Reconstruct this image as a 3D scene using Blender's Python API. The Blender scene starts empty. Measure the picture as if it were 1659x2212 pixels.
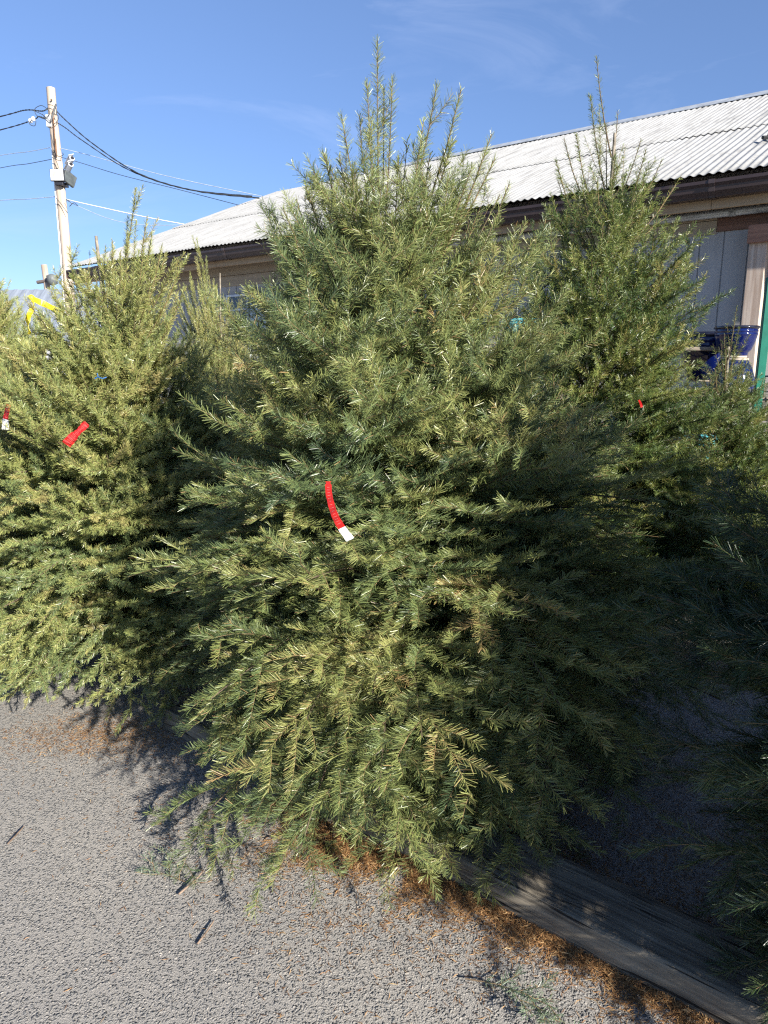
import bpy, math, random
import numpy as np
from mathutils import Vector, Matrix

SC = bpy.context.scene
COL = SC.collection
R = math.radians

# ------------------------------------------------------------------ camera
PITCH = 12.2
cam_d = bpy.data.cameras.new('camera')
cam = bpy.data.objects.new('camera', cam_d); COL.objects.link(cam)
cam.location = (0, 0, 1.5)
cam.rotation_euler = (R(90 - PITCH), 0, 0)
cam_d.sensor_fit = 'VERTICAL'; cam_d.sensor_height = 36.0; cam_d.lens = 24.97
cam_d.clip_start = 0.05; cam_d.clip_end = 2000
SC.camera = cam

# ------------------------------------------------------------------ light
SUN_EL, SUN_AZ = 25.0, 41.0          # azimuth: degrees to the right of straight behind the camera
sd = Vector((math.sin(R(SUN_AZ)) * math.cos(R(SUN_EL)), -math.cos(R(SUN_AZ)) * math.cos(R(SUN_EL)), math.sin(R(SUN_EL))))
sun_d = bpy.data.lights.new('sun', 'SUN'); sun_d.energy = 5.0; sun_d.angle = R(0.53); sun_d.color = (1.0, 0.95, 0.86)
sun = bpy.data.objects.new('sun', sun_d); COL.objects.link(sun)
sun.rotation_euler = sd.to_track_quat('Z', 'Y').to_euler()
sun.location = (6, -8, 9)
W = bpy.data.worlds.new('World'); SC.world = W; W.use_nodes = True
wn, wl = W.node_tree.nodes, W.node_tree.links
wn.clear()
wo = wn.new('ShaderNodeOutputWorld'); bg = wn.new('ShaderNodeBackground'); sky = wn.new('ShaderNodeTexSky')
sky.sky_type = 'NISHITA'; sky.sun_disc = False
sky.sun_elevation = R(SUN_EL)
sky.sun_rotation = R(180 - SUN_AZ)
sky.air_density = 1.0; sky.dust_density = 0.0; sky.ozone_density = 3.0; sky.altitude = 300
bg.inputs['Strength'].default_value = 0.068
tc = wn.new('ShaderNodeTexCoord')
mp = wn.new('ShaderNodeMapping'); mp.inputs['Scale'].default_value = (1.6, 2.2, 6.0); mp.inputs['Rotation'].default_value = (0.2, 0.35, 0.5)
nz = wn.new('ShaderNodeTexNoise'); nz.inputs['Scale'].default_value = 1.7; nz.inputs['Detail'].default_value = 9; nz.inputs['Roughness'].default_value = 0.62; nz.inputs['Distortion'].default_value = 0.9
cr = wn.new('ShaderNodeValToRGB'); cr.color_ramp.elements[0].position = 0.52; cr.color_ramp.elements[1].position = 0.86
cr.color_ramp.elements[0].color = (0, 0, 0, 1); cr.color_ramp.elements[1].color = (0.22, 0.22, 0.22, 1)
mx = wn.new('ShaderNodeMix'); mx.data_type = 'RGBA'
wl.new(tc.outputs['Generated'], mp.inputs['Vector']); wl.new(mp.outputs[0], nz.inputs['Vector']); wl.new(nz.outputs['Fac'], cr.inputs['Fac'])
wl.new(cr.outputs['Color'], mx.inputs['Factor']); wl.new(sky.outputs[0], mx.inputs['A']); mx.inputs['B'].default_value = (7.0, 7.6, 8.4, 1)
tint = wn.new('ShaderNodeMix'); tint.data_type = 'RGBA'; tint.blend_type = 'MULTIPLY'; tint.inputs['Factor'].default_value = 1; tint.inputs['B'].default_value = (1.0, 1.0, 1.14, 1)
sx = wn.new('ShaderNodeSeparateXYZ'); wl.new(tc.outputs['Generated'], sx.inputs[0])
hz = wn.new('ShaderNodeValToRGB'); hz.color_ramp.elements[0].position = 0.0; hz.color_ramp.elements[1].position = 0.42
hz.color_ramp.elements[0].color = (0.52, 0.60, 0.72, 1); hz.color_ramp.elements[1].color = (1, 1, 1, 1); wl.new(sx.outputs['Z'], hz.inputs[0])
hm = wn.new('ShaderNodeMix'); hm.data_type = 'RGBA'; hm.blend_type = 'MULTIPLY'; hm.inputs['Factor'].default_value = 1
wl.new(mx.outputs['Result'], hm.inputs['A']); wl.new(hz.outputs[0], hm.inputs['B']); wl.new(hm.outputs['Result'], tint.inputs['A']); wl.new(tint.outputs['Result'], bg.inputs['Color']); wl.new(bg.outputs[0], wo.inputs[0])
SC.view_settings.view_transform = 'Standard'; SC.view_settings.look = 'None'
SC.view_settings.exposure = 1.3; SC.view_settings.gamma = 1.0
SC.cycles.max_bounces = 6; SC.cycles.transparent_max_bounces = 8
SC.cycles.diffuse_bounces = 3
SC.cycles.use_denoising = False
SC.cycles.pixel_filter_type = 'BLACKMAN_HARRIS'; SC.cycles.filter_width = 1.25

# ------------------------------------------------------------------ helpers
def at(px, py, Y):
    """a point at real distance Y in front of the camera foot, seen at (px, py) of a 1659 x 2212 frame"""
    u = (px - 829.5) / 1534.0; v = (py - 1106) / 1534.0
    c, s = math.cos(R(PITCH)), math.sin(R(PITCH))
    f = c - s * v; t = Y / f
    return Vector((u * t, Y, 1.5 - (s + c * v) * t))

def tag(o, label=None, cat=None, group=None, kind=None):
    if label: o['label'] = label
    if cat: o['category'] = cat
    if group: o['group'] = group
    if kind: o['kind'] = kind
    return o

def empty(name, loc=(0, 0, 0), rz=0.0, parent=None):
    o = bpy.data.objects.new(name, None); COL.objects.link(o)
    o.location = loc; o.rotation_euler = (0, 0, rz); o.empty_display_size = 0.1
    if parent: o.parent = parent
    return o

class MB:
    def __init__(s): s.v = []; s.f = []; s.smooth = []
    def add(s, vs, fs, smooth=False):
        b = len(s.v); s.v += [tuple(p) for p in vs]
        for f in fs: s.f.append([i + b for i in f]); s.smooth.append(smooth)
    def box(s, x0, x1, y0, y1, z0, z1, bev=0.0, M=None):
        if bev <= 0:
            vs = [(x, y, z) for x in (x0, x1) for y in (y0, y1) for z in (z0, z1)]
            fs = [(0, 1, 3, 2), (4, 6, 7, 5), (0, 4, 5, 1), (2, 3, 7, 6), (0, 2, 6, 4), (1, 5, 7, 3)]
        else:
            bm_v = []; fs = []
            X = (x0, x1); Y = (y0, y1); Z = (z0, z1); idx = {}
            for a in (0, 1):
                for b in (0, 1):
                    for c in (0, 1):
                        p = (X[a], Y[b], Z[c]); sx, sy, sz = 1 - 2 * a, 1 - 2 * b, 1 - 2 * c
                        for k in range(3):
                            q = [p[0] + sx * bev, p[1] + sy * bev, p[2] + sz * bev]
                            q[k] = p[k]; idx[(a, b, c, k)] = len(bm_v); bm_v.append(q)
            def I(a, b, c, k): return idx[(a, b, c, k)]
            for a in (0, 1): fs.append((I(a, 0, 0, 0), I(a, 1, 0, 0), I(a, 1, 1, 0), I(a, 0, 1, 0)))
            for b in (0, 1): fs.append((I(0, b, 0, 1), I(1, b, 0, 1), I(1, b, 1, 1), I(0, b, 1, 1)))
            for c in (0, 1): fs.append((I(0, 0, c, 2), I(1, 0, c, 2), I(1, 1, c, 2), I(0, 1, c, 2)))
            for b in (0, 1):
                for c in (0, 1): fs.append((I(0, b, c, 1), I(1, b, c, 1), I(1, b, c, 2), I(0, b, c, 2)))
            for a in (0, 1):
                for c in (0, 1): fs.append((I(a, 0, c, 0), I(a, 1, c, 0), I(a, 1, c, 2), I(a, 0, c, 2)))
            for a in (0, 1):
                for b in (0, 1): fs.append((I(a, b, 0, 0), I(a, b, 1, 0), I(a, b, 1, 1), I(a, b, 0, 1)))
            for a in (0, 1):
                for b in (0, 1):
                    for c in (0, 1): fs.append((I(a, b, c, 0), I(a, b, c, 1), I(a, b, c, 2)))
            vs = bm_v
        if M is not None: vs = [M @ Vector(p) for p in vs]
        s.add(vs, fs); return s
    def tube(s, pts, r, n=8, cap=True, smooth=True):
        pts = [Vector(p) for p in pts]; rs = r if hasattr(r, '__len__') else [r] * len(pts)
        vs = []; fs = []; nrm = None
        for i, p in enumerate(pts):
            t = (pts[min(i + 1, len(pts) - 1)] - pts[max(i - 1, 0)]).normalized()
            if nrm is None:
                nrm = t.orthogonal().normalized()
            nrm = (nrm - t * nrm.dot(t)).normalized(); bn = t.cross(nrm)
            for k in range(n):
                a = 2 * math.pi * k / n
                vs.append(p + (nrm * math.cos(a) + bn * math.sin(a)) * rs[i])
        for i in range(len(pts) - 1):
            for k in range(n):
                fs.append((i * n + k, i * n + (k + 1) % n, (i + 1) * n + (k + 1) % n, (i + 1) * n + k))
        s.add(vs, fs, smooth)
        if cap: s.add(vs[:n], [tuple(range(n))[::-1]]); s.add(vs[-n:], [tuple(range(n))])
        return s
    def lathe(s, prof, n=40, c=(0, 0, 0)):
        vs = []; fs = []
        for (r, z) in prof:
            for k in range(n):
                a = 2 * math.pi * k / n; vs.append((c[0] + r * math.cos(a), c[1] + r * math.sin(a), c[2] + z))
        for i in range(len(prof) - 1):
            for k in range(n):
                fs.append((i * n + k, i * n + (k + 1) % n, (i + 1) * n + (k + 1) % n, (i + 1) * n + k))
        s.add(vs, fs, True); return s
    def prism(s, prof, x0, x1, smooth=False):
        """profile in (y, z), swept along x"""
        n = len(prof)
        vs = [(x0, y, z) for y, z in prof] + [(x1, y, z) for y, z in prof]
        fs = [(k, (k + 1) % n, n + (k + 1) % n, n + k) for k in range(n)] + [tuple(range(n))[::-1], tuple(range(n, 2 * n))]
        s.add(vs, fs, smooth); return s
    def build(s, name, m, parent=None, fixn=True):
        me = bpy.data.meshes.new(name); me.from_pydata(s.v, [], s.f); me.update()
        me.polygons.foreach_set('use_smooth', s.smooth)
        o = bpy.data.objects.new(name, me); COL.objects.link(o)
        if fixn:
            import bmesh
            b = bmesh.new(); b.from_mesh(me); bmesh.ops.recalc_face_normals(b, faces=b.faces); b.to_mesh(me); b.free()
        if m: me.materials.append(m)
        if parent: o.parent = parent
        return o

# ------------------------------------------------------------------ materials
def mat(name):
    m = bpy.data.materials.new(name); m.use_nodes = True
    n = m.node_tree.nodes; b = n['Principled BSDF']
    return m, n, m.node_tree.links, b

def ramp(n, stops):
    r = n.new('ShaderNodeValToRGB'); e = r.color_ramp.elements
    while len(e) < len(stops): e.new(0.5)
    for k, (p, c) in enumerate(stops): e[k].position = p; e[k].color = (*c, 1)
    return r

def simple(name, c, rough=0.5, metal=0.0, var=0.15, scale=12.0, bump=0.0, stretch=None, detail=6):
    m, n, l, b = mat(name)
    tc = n.new('ShaderNodeTexCoord'); nz = n.new('ShaderNodeTexNoise'); nz.inputs['Scale'].default_value = scale; nz.inputs['Detail'].default_value = detail
    if stretch:
        mp = n.new('ShaderNodeMapping'); mp.inputs['Scale'].default_value = stretch
        l.new(tc.outputs['Object'], mp.inputs[0]); l.new(mp.outputs[0], nz.inputs['Vector'])
    else: l.new(tc.outputs['Object'], nz.inputs['Vector'])
    lo = [max(0, x * (1 - var * 1.6)) for x in c]; hi = [min(1, x * (1 + var * 1.6)) for x in c]
    r = ramp(n, [(0.3, lo), (0.7, hi)])
    l.new(nz.outputs['Fac'], r.inputs[0]); l.new(r.outputs[0], b.inputs['Base Color'])
    b.inputs['Roughness'].default_value = rough; b.inputs['Metallic'].default_value = metal
    if bump:
        bp = n.new('ShaderNodeBump'); bp.inputs['Strength'].default_value = bump; bp.inputs['Distance'].default_value = 0.004
        l.new(nz.outputs['Fac'], bp.inputs['Height']); l.new(bp.outputs[0], b.inputs['Normal'])
    return m

def wood(name, dark, light, axis=0, scale=1.0, rough=0.75, bump=0.5, knots=True):
    m, n, l, b = mat(name)
    tc = n.new('ShaderNodeTexCoord'); mp = n.new('ShaderNodeMapping')
    sc = [38 * scale] * 3; sc[axis] = 1.4 * scale; mp.inputs['Scale'].default_value = sc
    l.new(tc.outputs['Object'], mp.inputs[0])
    nz = n.new('ShaderNodeTexNoise'); nz.inputs['Scale'].default_value = 1.0; nz.inputs['Detail'].default_value = 7; nz.inputs['Distortion'].default_value = 0.8
    l.new(mp.outputs[0], nz.inputs['Vector'])
    n2 = n.new('ShaderNodeTexNoise'); n2.inputs['Scale'].default_value = 3.0 * scale; n2.inputs['Detail'].default_value = 4
    l.new(tc.outputs['Object'], n2.inputs['Vector'])
    ad = n.new('ShaderNodeMath'); ad.operation = 'MULTIPLY_ADD'; ad.inputs[1].default_value = 0.65; l.new(nz.outputs['Fac'], ad.inputs[0])
    m2 = n.new('ShaderNodeMath'); m2.operation = 'MULTIPLY'; m2.inputs[1].default_value = 0.35; l.new(n2.outputs['Fac'], m2.inputs[0]); l.new(m2.outputs[0], ad.inputs[2])
    mid = [(a + c) * 0.5 for a, c in zip(dark, light)]
    r = ramp(n, [(0.34, dark), (0.5, mid), (0.66, light)])
    l.new(ad.outputs[0], r.inputs[0]); l.new(r.outputs[0], b.inputs['Base Color'])
    b.inputs['Roughness'].default_value = rough
    bp = n.new('ShaderNodeBump'); bp.inputs['Strength'].default_value = bump; bp.inputs['Distance'].default_value = 0.004
    l.new(ad.outputs[0], bp.inputs['Height']); l.new(bp.outputs[0], b.inputs['Normal'])
    return m

def needle_mat(name, stops, rough=0.38, trans=0.25, spec=0.6):
    m, n, l, b = mat(name)
    a = n.new('ShaderNodeAttribute'); a.attribute_name = 'tone'
    r = ramp(n, stops); l.new(a.outputs['Fac'], r.inputs[0]); l.new(r.outputs[0], b.inputs['Base Color'])
    b.inputs['Roughness'].default_value = rough; b.inputs['Specular IOR Level'].default_value = spec
    tr = n.new('ShaderNodeBsdfTranslucent'); l.new(r.outputs[0], tr.inputs['Color'])
    ms = n.new('ShaderNodeMixShader'); ms.inputs[0].default_value = trans
    l.new(b.outputs[0], ms.inputs[1]); l.new(tr.outputs[0], ms.inputs[2]); l.new(ms.outputs[0], n['Material Output'].inputs[0])
    return m

M_FIR = needle_mat('fir_needles', [(0.0, (0.062, 0.098, 0.048)), (0.3, (0.128, 0.175, 0.066)), (0.6, (0.235, 0.265, 0.085)), (0.88, (0.34, 0.33, 0.12)), (1.0, (0.38, 0.25, 0.11))], trans=0.18)
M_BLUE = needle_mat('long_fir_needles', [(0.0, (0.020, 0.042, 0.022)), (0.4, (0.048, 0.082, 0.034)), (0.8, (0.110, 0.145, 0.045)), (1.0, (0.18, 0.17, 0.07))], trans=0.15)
M_OLIVE = needle_mat('spruce_needles', [(0.0, (0.085, 0.130, 0.060)), (0.35, (0.190, 0.245, 0.095)), (0.7, (0.320, 0.345, 0.110)), (1.0, (0.40, 0.34, 0.14))], trans=0.2)
M_LIGHTFIR = needle_mat('open_fir_needles', [(0.0, (0.040, 0.082, 0.028)), (0.35, (0.105, 0.158, 0.042)), (0.7, (0.210, 0.240, 0.060)), (1.0, (0.34, 0.29, 0.10))], trans=0.2)
M_CUT = needle_mat('cut_sprig_needles', [(0.0, (0.10, 0.16, 0.10)), (0.6, (0.20, 0.27, 0.16)), (1.0, (0.30, 0.33, 0.20))])
M_DEAD = needle_mat('fallen_needles', [(0.0, (0.10, 0.048, 0.022)), (0.4, (0.26, 0.13, 0.052)), (0.75, (0.40, 0.235, 0.100)), (1.0, (0.50, 0.36, 0.19))], rough=0.7, trans=0.08, spec=0.2)

def twig_mat(name, stops):
    m, n, l, b = mat(name)
    a = n.new('ShaderNodeAttribute'); a.attribute_name = 'tone'
    r = ramp(n, stops); l.new(a.outputs['Fac'], r.inputs[0]); l.new(r.outputs[0], b.inputs['Base Color'])
    b.inputs['Roughness'].default_value = 0.8
    return m
M_TWIG = twig_mat('twig_bark', [(0.0, (0.055, 0.045, 0.034)), (0.45, (0.14, 0.095, 0.055)), (0.8, (0.26, 0.17, 0.075)), (1.0, (0.36, 0.25, 0.12))])
M_BARK = simple('trunk_bark', (0.20, 0.17, 0.13), 0.85, var=0.35, scale=40, bump=0.8)

# ------------------------------------------------------------------ conifers
def frames(T, rng, up=None):
    """side (roughly horizontal) and lift vectors for unit tangents T"""
    up = np.array([0, 0, 1.0]) if up is None else up
    S = np.cross(T, up); n = np.linalg.norm(S, axis=1, keepdims=True)
    bad = n[:, 0] < 0.15
    S[bad] = np.cross(T[bad], np.array([0.7, 0.7, 0.1])); n = np.linalg.norm(S, axis=1, keepdims=True)
    S /= n; U = np.cross(S, T)
    return S, U

def nrmz(a): return a / np.maximum(np.linalg.norm(a, axis=1, keepdims=True), 1e-9)

class Shoots:
    """shoots as quadratic curves a + b t + c t^2"""
    def __init__(s, a, b, c, tone, lo, flat, rad): s.a, s.b, s.c, s.tone, s.lo, s.flat, s.rad = a, b, c, tone, lo, flat, rad
    @staticmethod
    def cat(L): return Shoots(*[np.concatenate([getattr(x, k) for x in L]) for k in ('a', 'b', 'c', 'tone', 'lo', 'flat', 'rad')])
    def length(s): return np.linalg.norm(s.b + s.c, axis=1)
    def pos(s, i, t): return s.a[i] + s.b[i] * t[:, None] + s.c[i] * (t ** 2)[:, None]
    def tan(s, i, t): return nrmz(s.b[i] + 2 * s.c[i] * t[:, None])

def side_shoots(P, rng, step, t0, lenf, ang=48, droop=0.0, planar=0.75, lmin=0.03, rad=0.0011, keepbare=0.0):
    L = P.length(); n = np.maximum(1, ((1 - t0) * L / step).astype(int))
    i = np.repeat(np.arange(len(L)), n)
    k = np.concatenate([np.arange(m) for m in n]); t = t0 + (k + rng.uniform(0.1, 0.9, len(k))) / n[i] * (1 - t0)
    t = np.minimum(t, 0.97)
    side = np.where((k + rng.integers(0, 2, len(L))[i]) % 2 == 0, 1.0, -1.0)
    T = P.tan(i, t); S, U = frames(T, rng)
    a = rng.normal(0, 1, len(t)) * (1 - planar) * 1.6 + 0.10
    rd = S * (side * np.cos(a))[:, None] + U * np.sin(a)[:, None]
    al = np.radians(rng.normal(ang, 9, len(t)))
    D = T * np.cos(al)[:, None] + rd * np.sin(al)[:, None]
    ln = lenf(L[i], t) * rng.uniform(0.5, 1.3, len(t))
    keep = ln > lmin
    i, t, D, ln, T = i[keep], t[keep], D[keep], ln[keep], T[keep]
    cv = T * (0.28 * ln)[:, None]                          # bends forward with its parent
    cv[:, 2] += ln * rng.normal(0.02 - droop, 0.10, len(ln))
    tone = np.clip(P.tone[i] + rng.normal(0, 0.09, len(i)), 0, 1)
    return Shoots(P.pos(i, t), D * ln[:, None], cv, tone, np.full(len(i), keepbare), P.flat[i], np.full(len(i), rad))

def needles(S, rng, dens, nlen, width, crook=0.12, dense_fn=None, ang=58):
    L = S.length() * (1 - S.lo)
    d = dens if dense_fn is None else dens * dense_fn(S)
    n = np.maximum(0, (L * d + rng.uniform(0, 1, len(L)))).astype(int)
    i = np.repeat(np.arange(len(L)), n); N = len(i)
    t = rng.uniform(0, 1, N); t = S.lo[i] + t * (1 - S.lo[i])
    p = S.pos(i, t); T = S.tan(i, t); Sd, U = frames(T, rng)
    fl = S.flat[i]
    psi = rng.uniform(-math.pi, math.pi, N)
    # two-ranked where flat: pull the angle towards 0 or pi and slightly above the plane
    tgt = np.where(np.abs(psi) < math.pi / 2, 0.25, math.pi - 0.25) + rng.normal(0, 0.22, N)
    psi = psi * (1 - fl) + tgt * fl
    al = np.radians(ang * (1 - 0.45 * np.clip((t - 0.8) / 0.2, 0, 1)) + rng.normal(0, 9, N))
    rd = Sd * np.cos(psi)[:, None] + U * np.sin(psi)[:, None]
    D = T * np.cos(al)[:, None] + rd * np.sin(al)[:, None]
    ln = nlen * rng.uniform(0.72, 1.15, N) * (1 - 0.35 * np.clip((t - 0.85) / 0.15, 0, 1))
    wv = nrmz(np.cross(D, rng.normal(0, 1, (N, 3)) + T * 1.2)) * (width * 0.5)
    bend = (T - D) * (ln * crook)[:, None]
    mid = p + D * (ln * 0.5)[:, None] - bend * 0.5
    tip = p + D * ln[:, None] + bend * 0.6
    V = np.empty((N, 4, 3), np.float32)
    V[:, 0] = p - wv * 0.7; V[:, 1] = p + wv * 0.7; V[:, 2] = tip + wv * 0.55; V[:, 3] = tip - wv * 0.55
    tone = np.clip(S.tone[i] + rng.normal(0, 0.10, N), 0, 1).astype(np.float32)
    brown = rng.uniform(0, 1, N) < 0.015; tone[brown] = 1.0
    return V, tone

def quads_obj(name, V, tone, m, parent=None):
    N = len(V); me = bpy.data.meshes.new(name)
    me.vertices.add(N * 4); me.vertices.foreach_set('co', V.reshape(-1))
    me.loops.add(N * 4); me.loops.foreach_set('vertex_index', np.arange(N * 4, dtype=np.int32))
    me.polygons.add(N); me.polygons.foreach_set('loop_start', np.arange(0, N * 4, 4, dtype=np.int32))
    me.update(calc_edges=False)
    a = me.attributes.new('tone', 'FLOAT', 'FACE'); a.data.foreach_set('value', tone)
    me.materials.append(m)
    o = bpy.data.objects.new(name, me); COL.objects.link(o)
    if parent: o.parent = parent
    return o

def twigs_obj(name, S, rng, m, parent, ns=4, nr=4):
    """all shoots as tapered tubes in one mesh"""
    M = len(S.a); ts = np.linspace(0, 1, nr)
    V = np.empty((M, nr, ns, 3), np.float32)
    idx = np.arange(M)
    for j, t in enumerate(ts):
        tt = np.full(M, t); p = S.pos(idx, tt); T = S.tan(idx, tt); Sd, U = frames(T, rng)
        r = S.rad * (1 - 0.62 * t)
        for k in range(ns):
            a = 2 * math.pi * k / ns
            V[:, j, k] = p + (Sd * math.cos(a) + U * math.sin(a)) * r[:, None]
    base = (np.arange(M) * nr * ns)[:, None, None]
    j = np.arange(nr - 1)[None, :, None]; k = np.arange(ns)[None, None, :]
    q = np.stack([base + j * ns + k, base + j * ns + (k + 1) % ns, base + (j + 1) * ns + (k + 1) % ns, base + (j + 1) * ns + k], -1).reshape(-1, 4)
    NF = len(q); me = bpy.data.meshes.new(name)
    me.vertices.add(M * nr * ns); me.vertices.foreach_set('co', V.reshape(-1))
    me.loops.add(NF * 4); me.loops.foreach_set('vertex_index', q.reshape(-1).astype(np.int32))
    me.polygons.add(NF); me.polygons.foreach_set('loop_start', np.arange(0, NF * 4, 4, dtype=np.int32))
    me.polygons.foreach_set('use_smooth', np.ones(NF, bool))
    me.update(calc_edges=False)
    base_t = np.clip(0.72 - S.rad * 110, 0.05, 0.8)
    tn = np.clip(base_t[:, None] + rng.normal(0, 0.08, (M, 1)) + np.linspace(0, 0.12, nr - 1)[None, :], 0, 1)
    tn = np.repeat(tn.reshape(-1), ns).astype(np.float32)
    a = me.attributes.new('tone', 'FLOAT', 'FACE'); a.data.foreach_set('value', tn)
    me.materials.append(m)
    o = bpy.data.objects.new(name, me); COL.objects.link(o); o.parent = parent
    return o

def conifer(name, loc, H, prof, seed, m, nbr=220, dens=330, nlen=0.027, width=0.0014, lean=(0, 0),
            leaders=(), tone=0.5, flat_low=0.6, droop_low=0.35, step=0.055, sub=0.30, far_dens=0.3, trunk_top=0.97, led=(), trunk_r=0.035,
            upz=0.35, tone_top=0.08, irregular=0.13, wob=None, bare=0.35, ang=58, lift_bias=0.0, tsub=0.4, tier=0.24, tierk=0.6):
    """prof: [(z, radius)...]; built with its foot at the origin, then placed; leaders: [(start, tip)...] in world metres"""
    rng = np.random.default_rng(seed)
    pz = np.array([p[0] for p in prof]); pr = np.array([p[1] for p in prof])
    loc = np.array(loc, float)
    def axis(z):
        z = np.asarray(z, float); return np.stack([lean[0] * (z / H), lean[1] * (z / H), z], -1)
    # tips spread over the envelope
    zz = np.linspace(pz[0], pz[-1], 400); w = np.interp(zz, pz, pr) + 0.06; cdf = np.cumsum(w); cdf /= cdf[-1]
    zt = np.interp((np.arange(nbr) + rng.uniform(0, 1, nbr)) / nbr, cdf, zz)
    if tier:
        ph0 = 0.0; tz = np.round((zt - ph0) / tier) * tier; kk = np.where(zt / H < 0.72, tierk, 0.0)
    phi = (np.arange(nbr) * 2.39996 + rng.normal(0, 0.22, nbr))
    if tier:
        off = tier * 0.5 * (np.sin(2 * phi + 0.7) + 0.6 * np.sin(5 * phi))
        tz = np.round((zt + off) / tier) * tier - off; zt = np.clip(zt + (tz - zt) * kk, pz[0], pz[-1])
    rr = np.interp(zt, pz, pr) * (1 + rng.normal(0, irregular, nbr)).clip(0.62, 1.22)
    if wob: rr = rr * wob(phi, zt)
    h = zt / H
    # where the branch leaves the trunk: higher branches climb, low ones run level and hang
    e = np.radians(np.interp(h, [0, 0.15, 0.4, 0.65, 0.85, 1.0], [-14, 0, 18, 40 + lift_bias, 58 + lift_bias, 68]) + rng.normal(0, 7, nbr))
    z0 = np.clip(zt - rr * np.tan(e), 0.16, zt + 0.3); z0 = np.minimum(z0, H * 0.95)
    dirh = np.stack([np.cos(phi), np.sin(phi), np.zeros(nbr)], -1)
    P0 = axis(z0); P2 = axis(zt) + dirh * rr[:, None]
    e0 = e + np.radians(np.interp(h, [0, 0.3, 0.6, 1], [38, 26, 6, -10]))      # leaves steeper, bends over
    Lc = np.linalg.norm(P2 - P0, axis=1)
    P1 = P0 + (dirh * np.cos(e0)[:, None] + np.array([0, 0, 1.0]) * np.sin(e0)[:, None]) * (Lc * 0.5)[:, None]
    P1[:, 2] = np.maximum(P1[:, 2], 0.1)
    P2[:, 2] = np.maximum(P2[:, 2], 0.06)
    tn = np.clip(tone + tone_top * (h - 0.5) * 2 + rng.normal(0, 0.13, nbr), 0.02, 0.82)
    B = Shoots(P0, 2 * (P1 - P0), P0 - 2 * P1 + P2, tn, np.clip(rng.normal(bare, 0.08, nbr), 0.1, 0.6),
               np.interp(h, [0, 0.35, 0.55, 1], [flat_low, flat_low * 0.8, 0.15, 0.0]), 0.0028 + Lc * 0.0035)
    if len(leaders):
        A = np.array([l[0] for l in leaders], float) - loc; Tp = np.array([l[1] for l in leaders], float) - loc
        d = Tp - A; ln = np.linalg.norm(d, axis=1)
        out = d.copy(); out[:, 2] = 0
        b = d + out * 0.35 * 1; c = -out * 0.35 * 1
        LD = Shoots(A, b, c, np.full(len(A), tone + 0.1), np.zeros(len(A)), np.zeros(len(A)), 0.0022 + ln * 0.0035)
    # hierarchy
    hb = lambda P: 1
    s1 = side_shoots(B, rng, step, 0.22, lambda L, t: sub * np.clip(L, 0.2, 0.9) * (1 - t) ** 0.5 + 0.085, droop=0.0, planar=0.78, lmin=0.05, rad=0.0013)
    # low shoots hang
    low = np.interp(s1.a[:, 2] / H, [0, 0.25, 0.5], [droop_low, droop_low * 0.5, 0.0]); upm = np.interp(s1.a[:, 2] / H, [0.4, 0.75], [0.0, upz])
    ls1 = s1.length(); s1.c[:, 2] += ls1 * (upm - low)
    sh = np.interp(s1.a[:, 2] / H, [0.6, 0.85], [1.0, 0.65])[:, None]; s1.b *= sh; s1.c *= sh
    s2 = side_shoots(s1, rng, step * 1.1, 0.15, lambda L, t: np.where(L > 0.13, tsub * L * (1 - t) ** 0.5 + 0.035, 0), planar=0.85, lmin=0.045, rad=0.001)
    lists = [B, s1, s2]
    if len(leaders):
        ls = side_shoots(LD, rng, 0.16, 0.05, lambda L, t: 0.20 * (1 - t) ** 0.8 + 0.02, ang=30, planar=0.1, lmin=0.08, rad=0.0013)
        lists += [LD, ls]
    S = Shoots.cat(lists)
    # keep everything above the ground
    mz = np.maximum(S.a[:, 2], 0.03); S.a[:, 2] = mz
    endz = S.a[:, 2] + S.b[:, 2] + S.c[:, 2]; fix = endz < 0.025; S.c[fix, 2] += (0.025 - endz[fix])
    camv = np.array([0, 0, 1.5])
    wp = S.a + loc - camv; outv = S.a + S.b * 0.5; outv = outv.copy(); outv[:, 2] = 0
    facing = -(nrmz(outv) * nrmz(wp * np.array([1, 1, 0]))).sum(1)
    radial = np.linalg.norm(S.a[:, :2] + S.b[:, :2] - axis(S.a[:, 2])[:, :2], axis=1) / np.maximum(np.interp(S.a[:, 2], pz, pr), 0.08)
    hh_ = S.a[:, 2] / H
    def df(S_):
        f = np.interp(facing, [-0.4, 0.1], [far_dens, 1.0])
        inner = np.where(hh_ > 0.74, 1.0, np.interp(radial, [0.35, 0.65], [0.0, 1.0]))
        return f * inner
    def df2(S_): return np.interp(facing, [-0.4, 0.1], [0.7, 1.0]) * np.where(hh_ > 0.74, 0.0, np.interp(radial, [0.08, 0.35, 0.65, 0.8], [0.2, 1.0, 1.0, 0.0]))
    t = tag(empty(name, loc))
    V, tnn = needles(S, rng, dens, nlen, width, dense_fn=df, ang=ang)
    V2, tn2 = needles(S, rng, dens * 0.16, nlen * 1.1, width * 3.0, dense_fn=df2, ang=ang)      # inner needles, made extra broad to block light and darken the gaps
    V = np.concatenate([V, V2]); tnn = np.concatenate([tnn, tn2])
    # trunk
    tb = MB(); n = 14
    tb.tube([tuple(axis(H * trunk_top * k / n) + np.array([0.006 * math.sin(k * 1.7), 0.006 * math.cos(k * 2.3), 0])) for k in range(n + 1)],
            [trunk_r * (1 - 0.86 * k / n) + 0.002 for k in range(n + 1)], 9)
    tb.build('trunk', M_BARK, t)
    twigs_obj('branches', S, rng, M_TWIG, t)
    quads_obj('foliage', V, tnn, m, t)
    return t, len(V)

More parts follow.
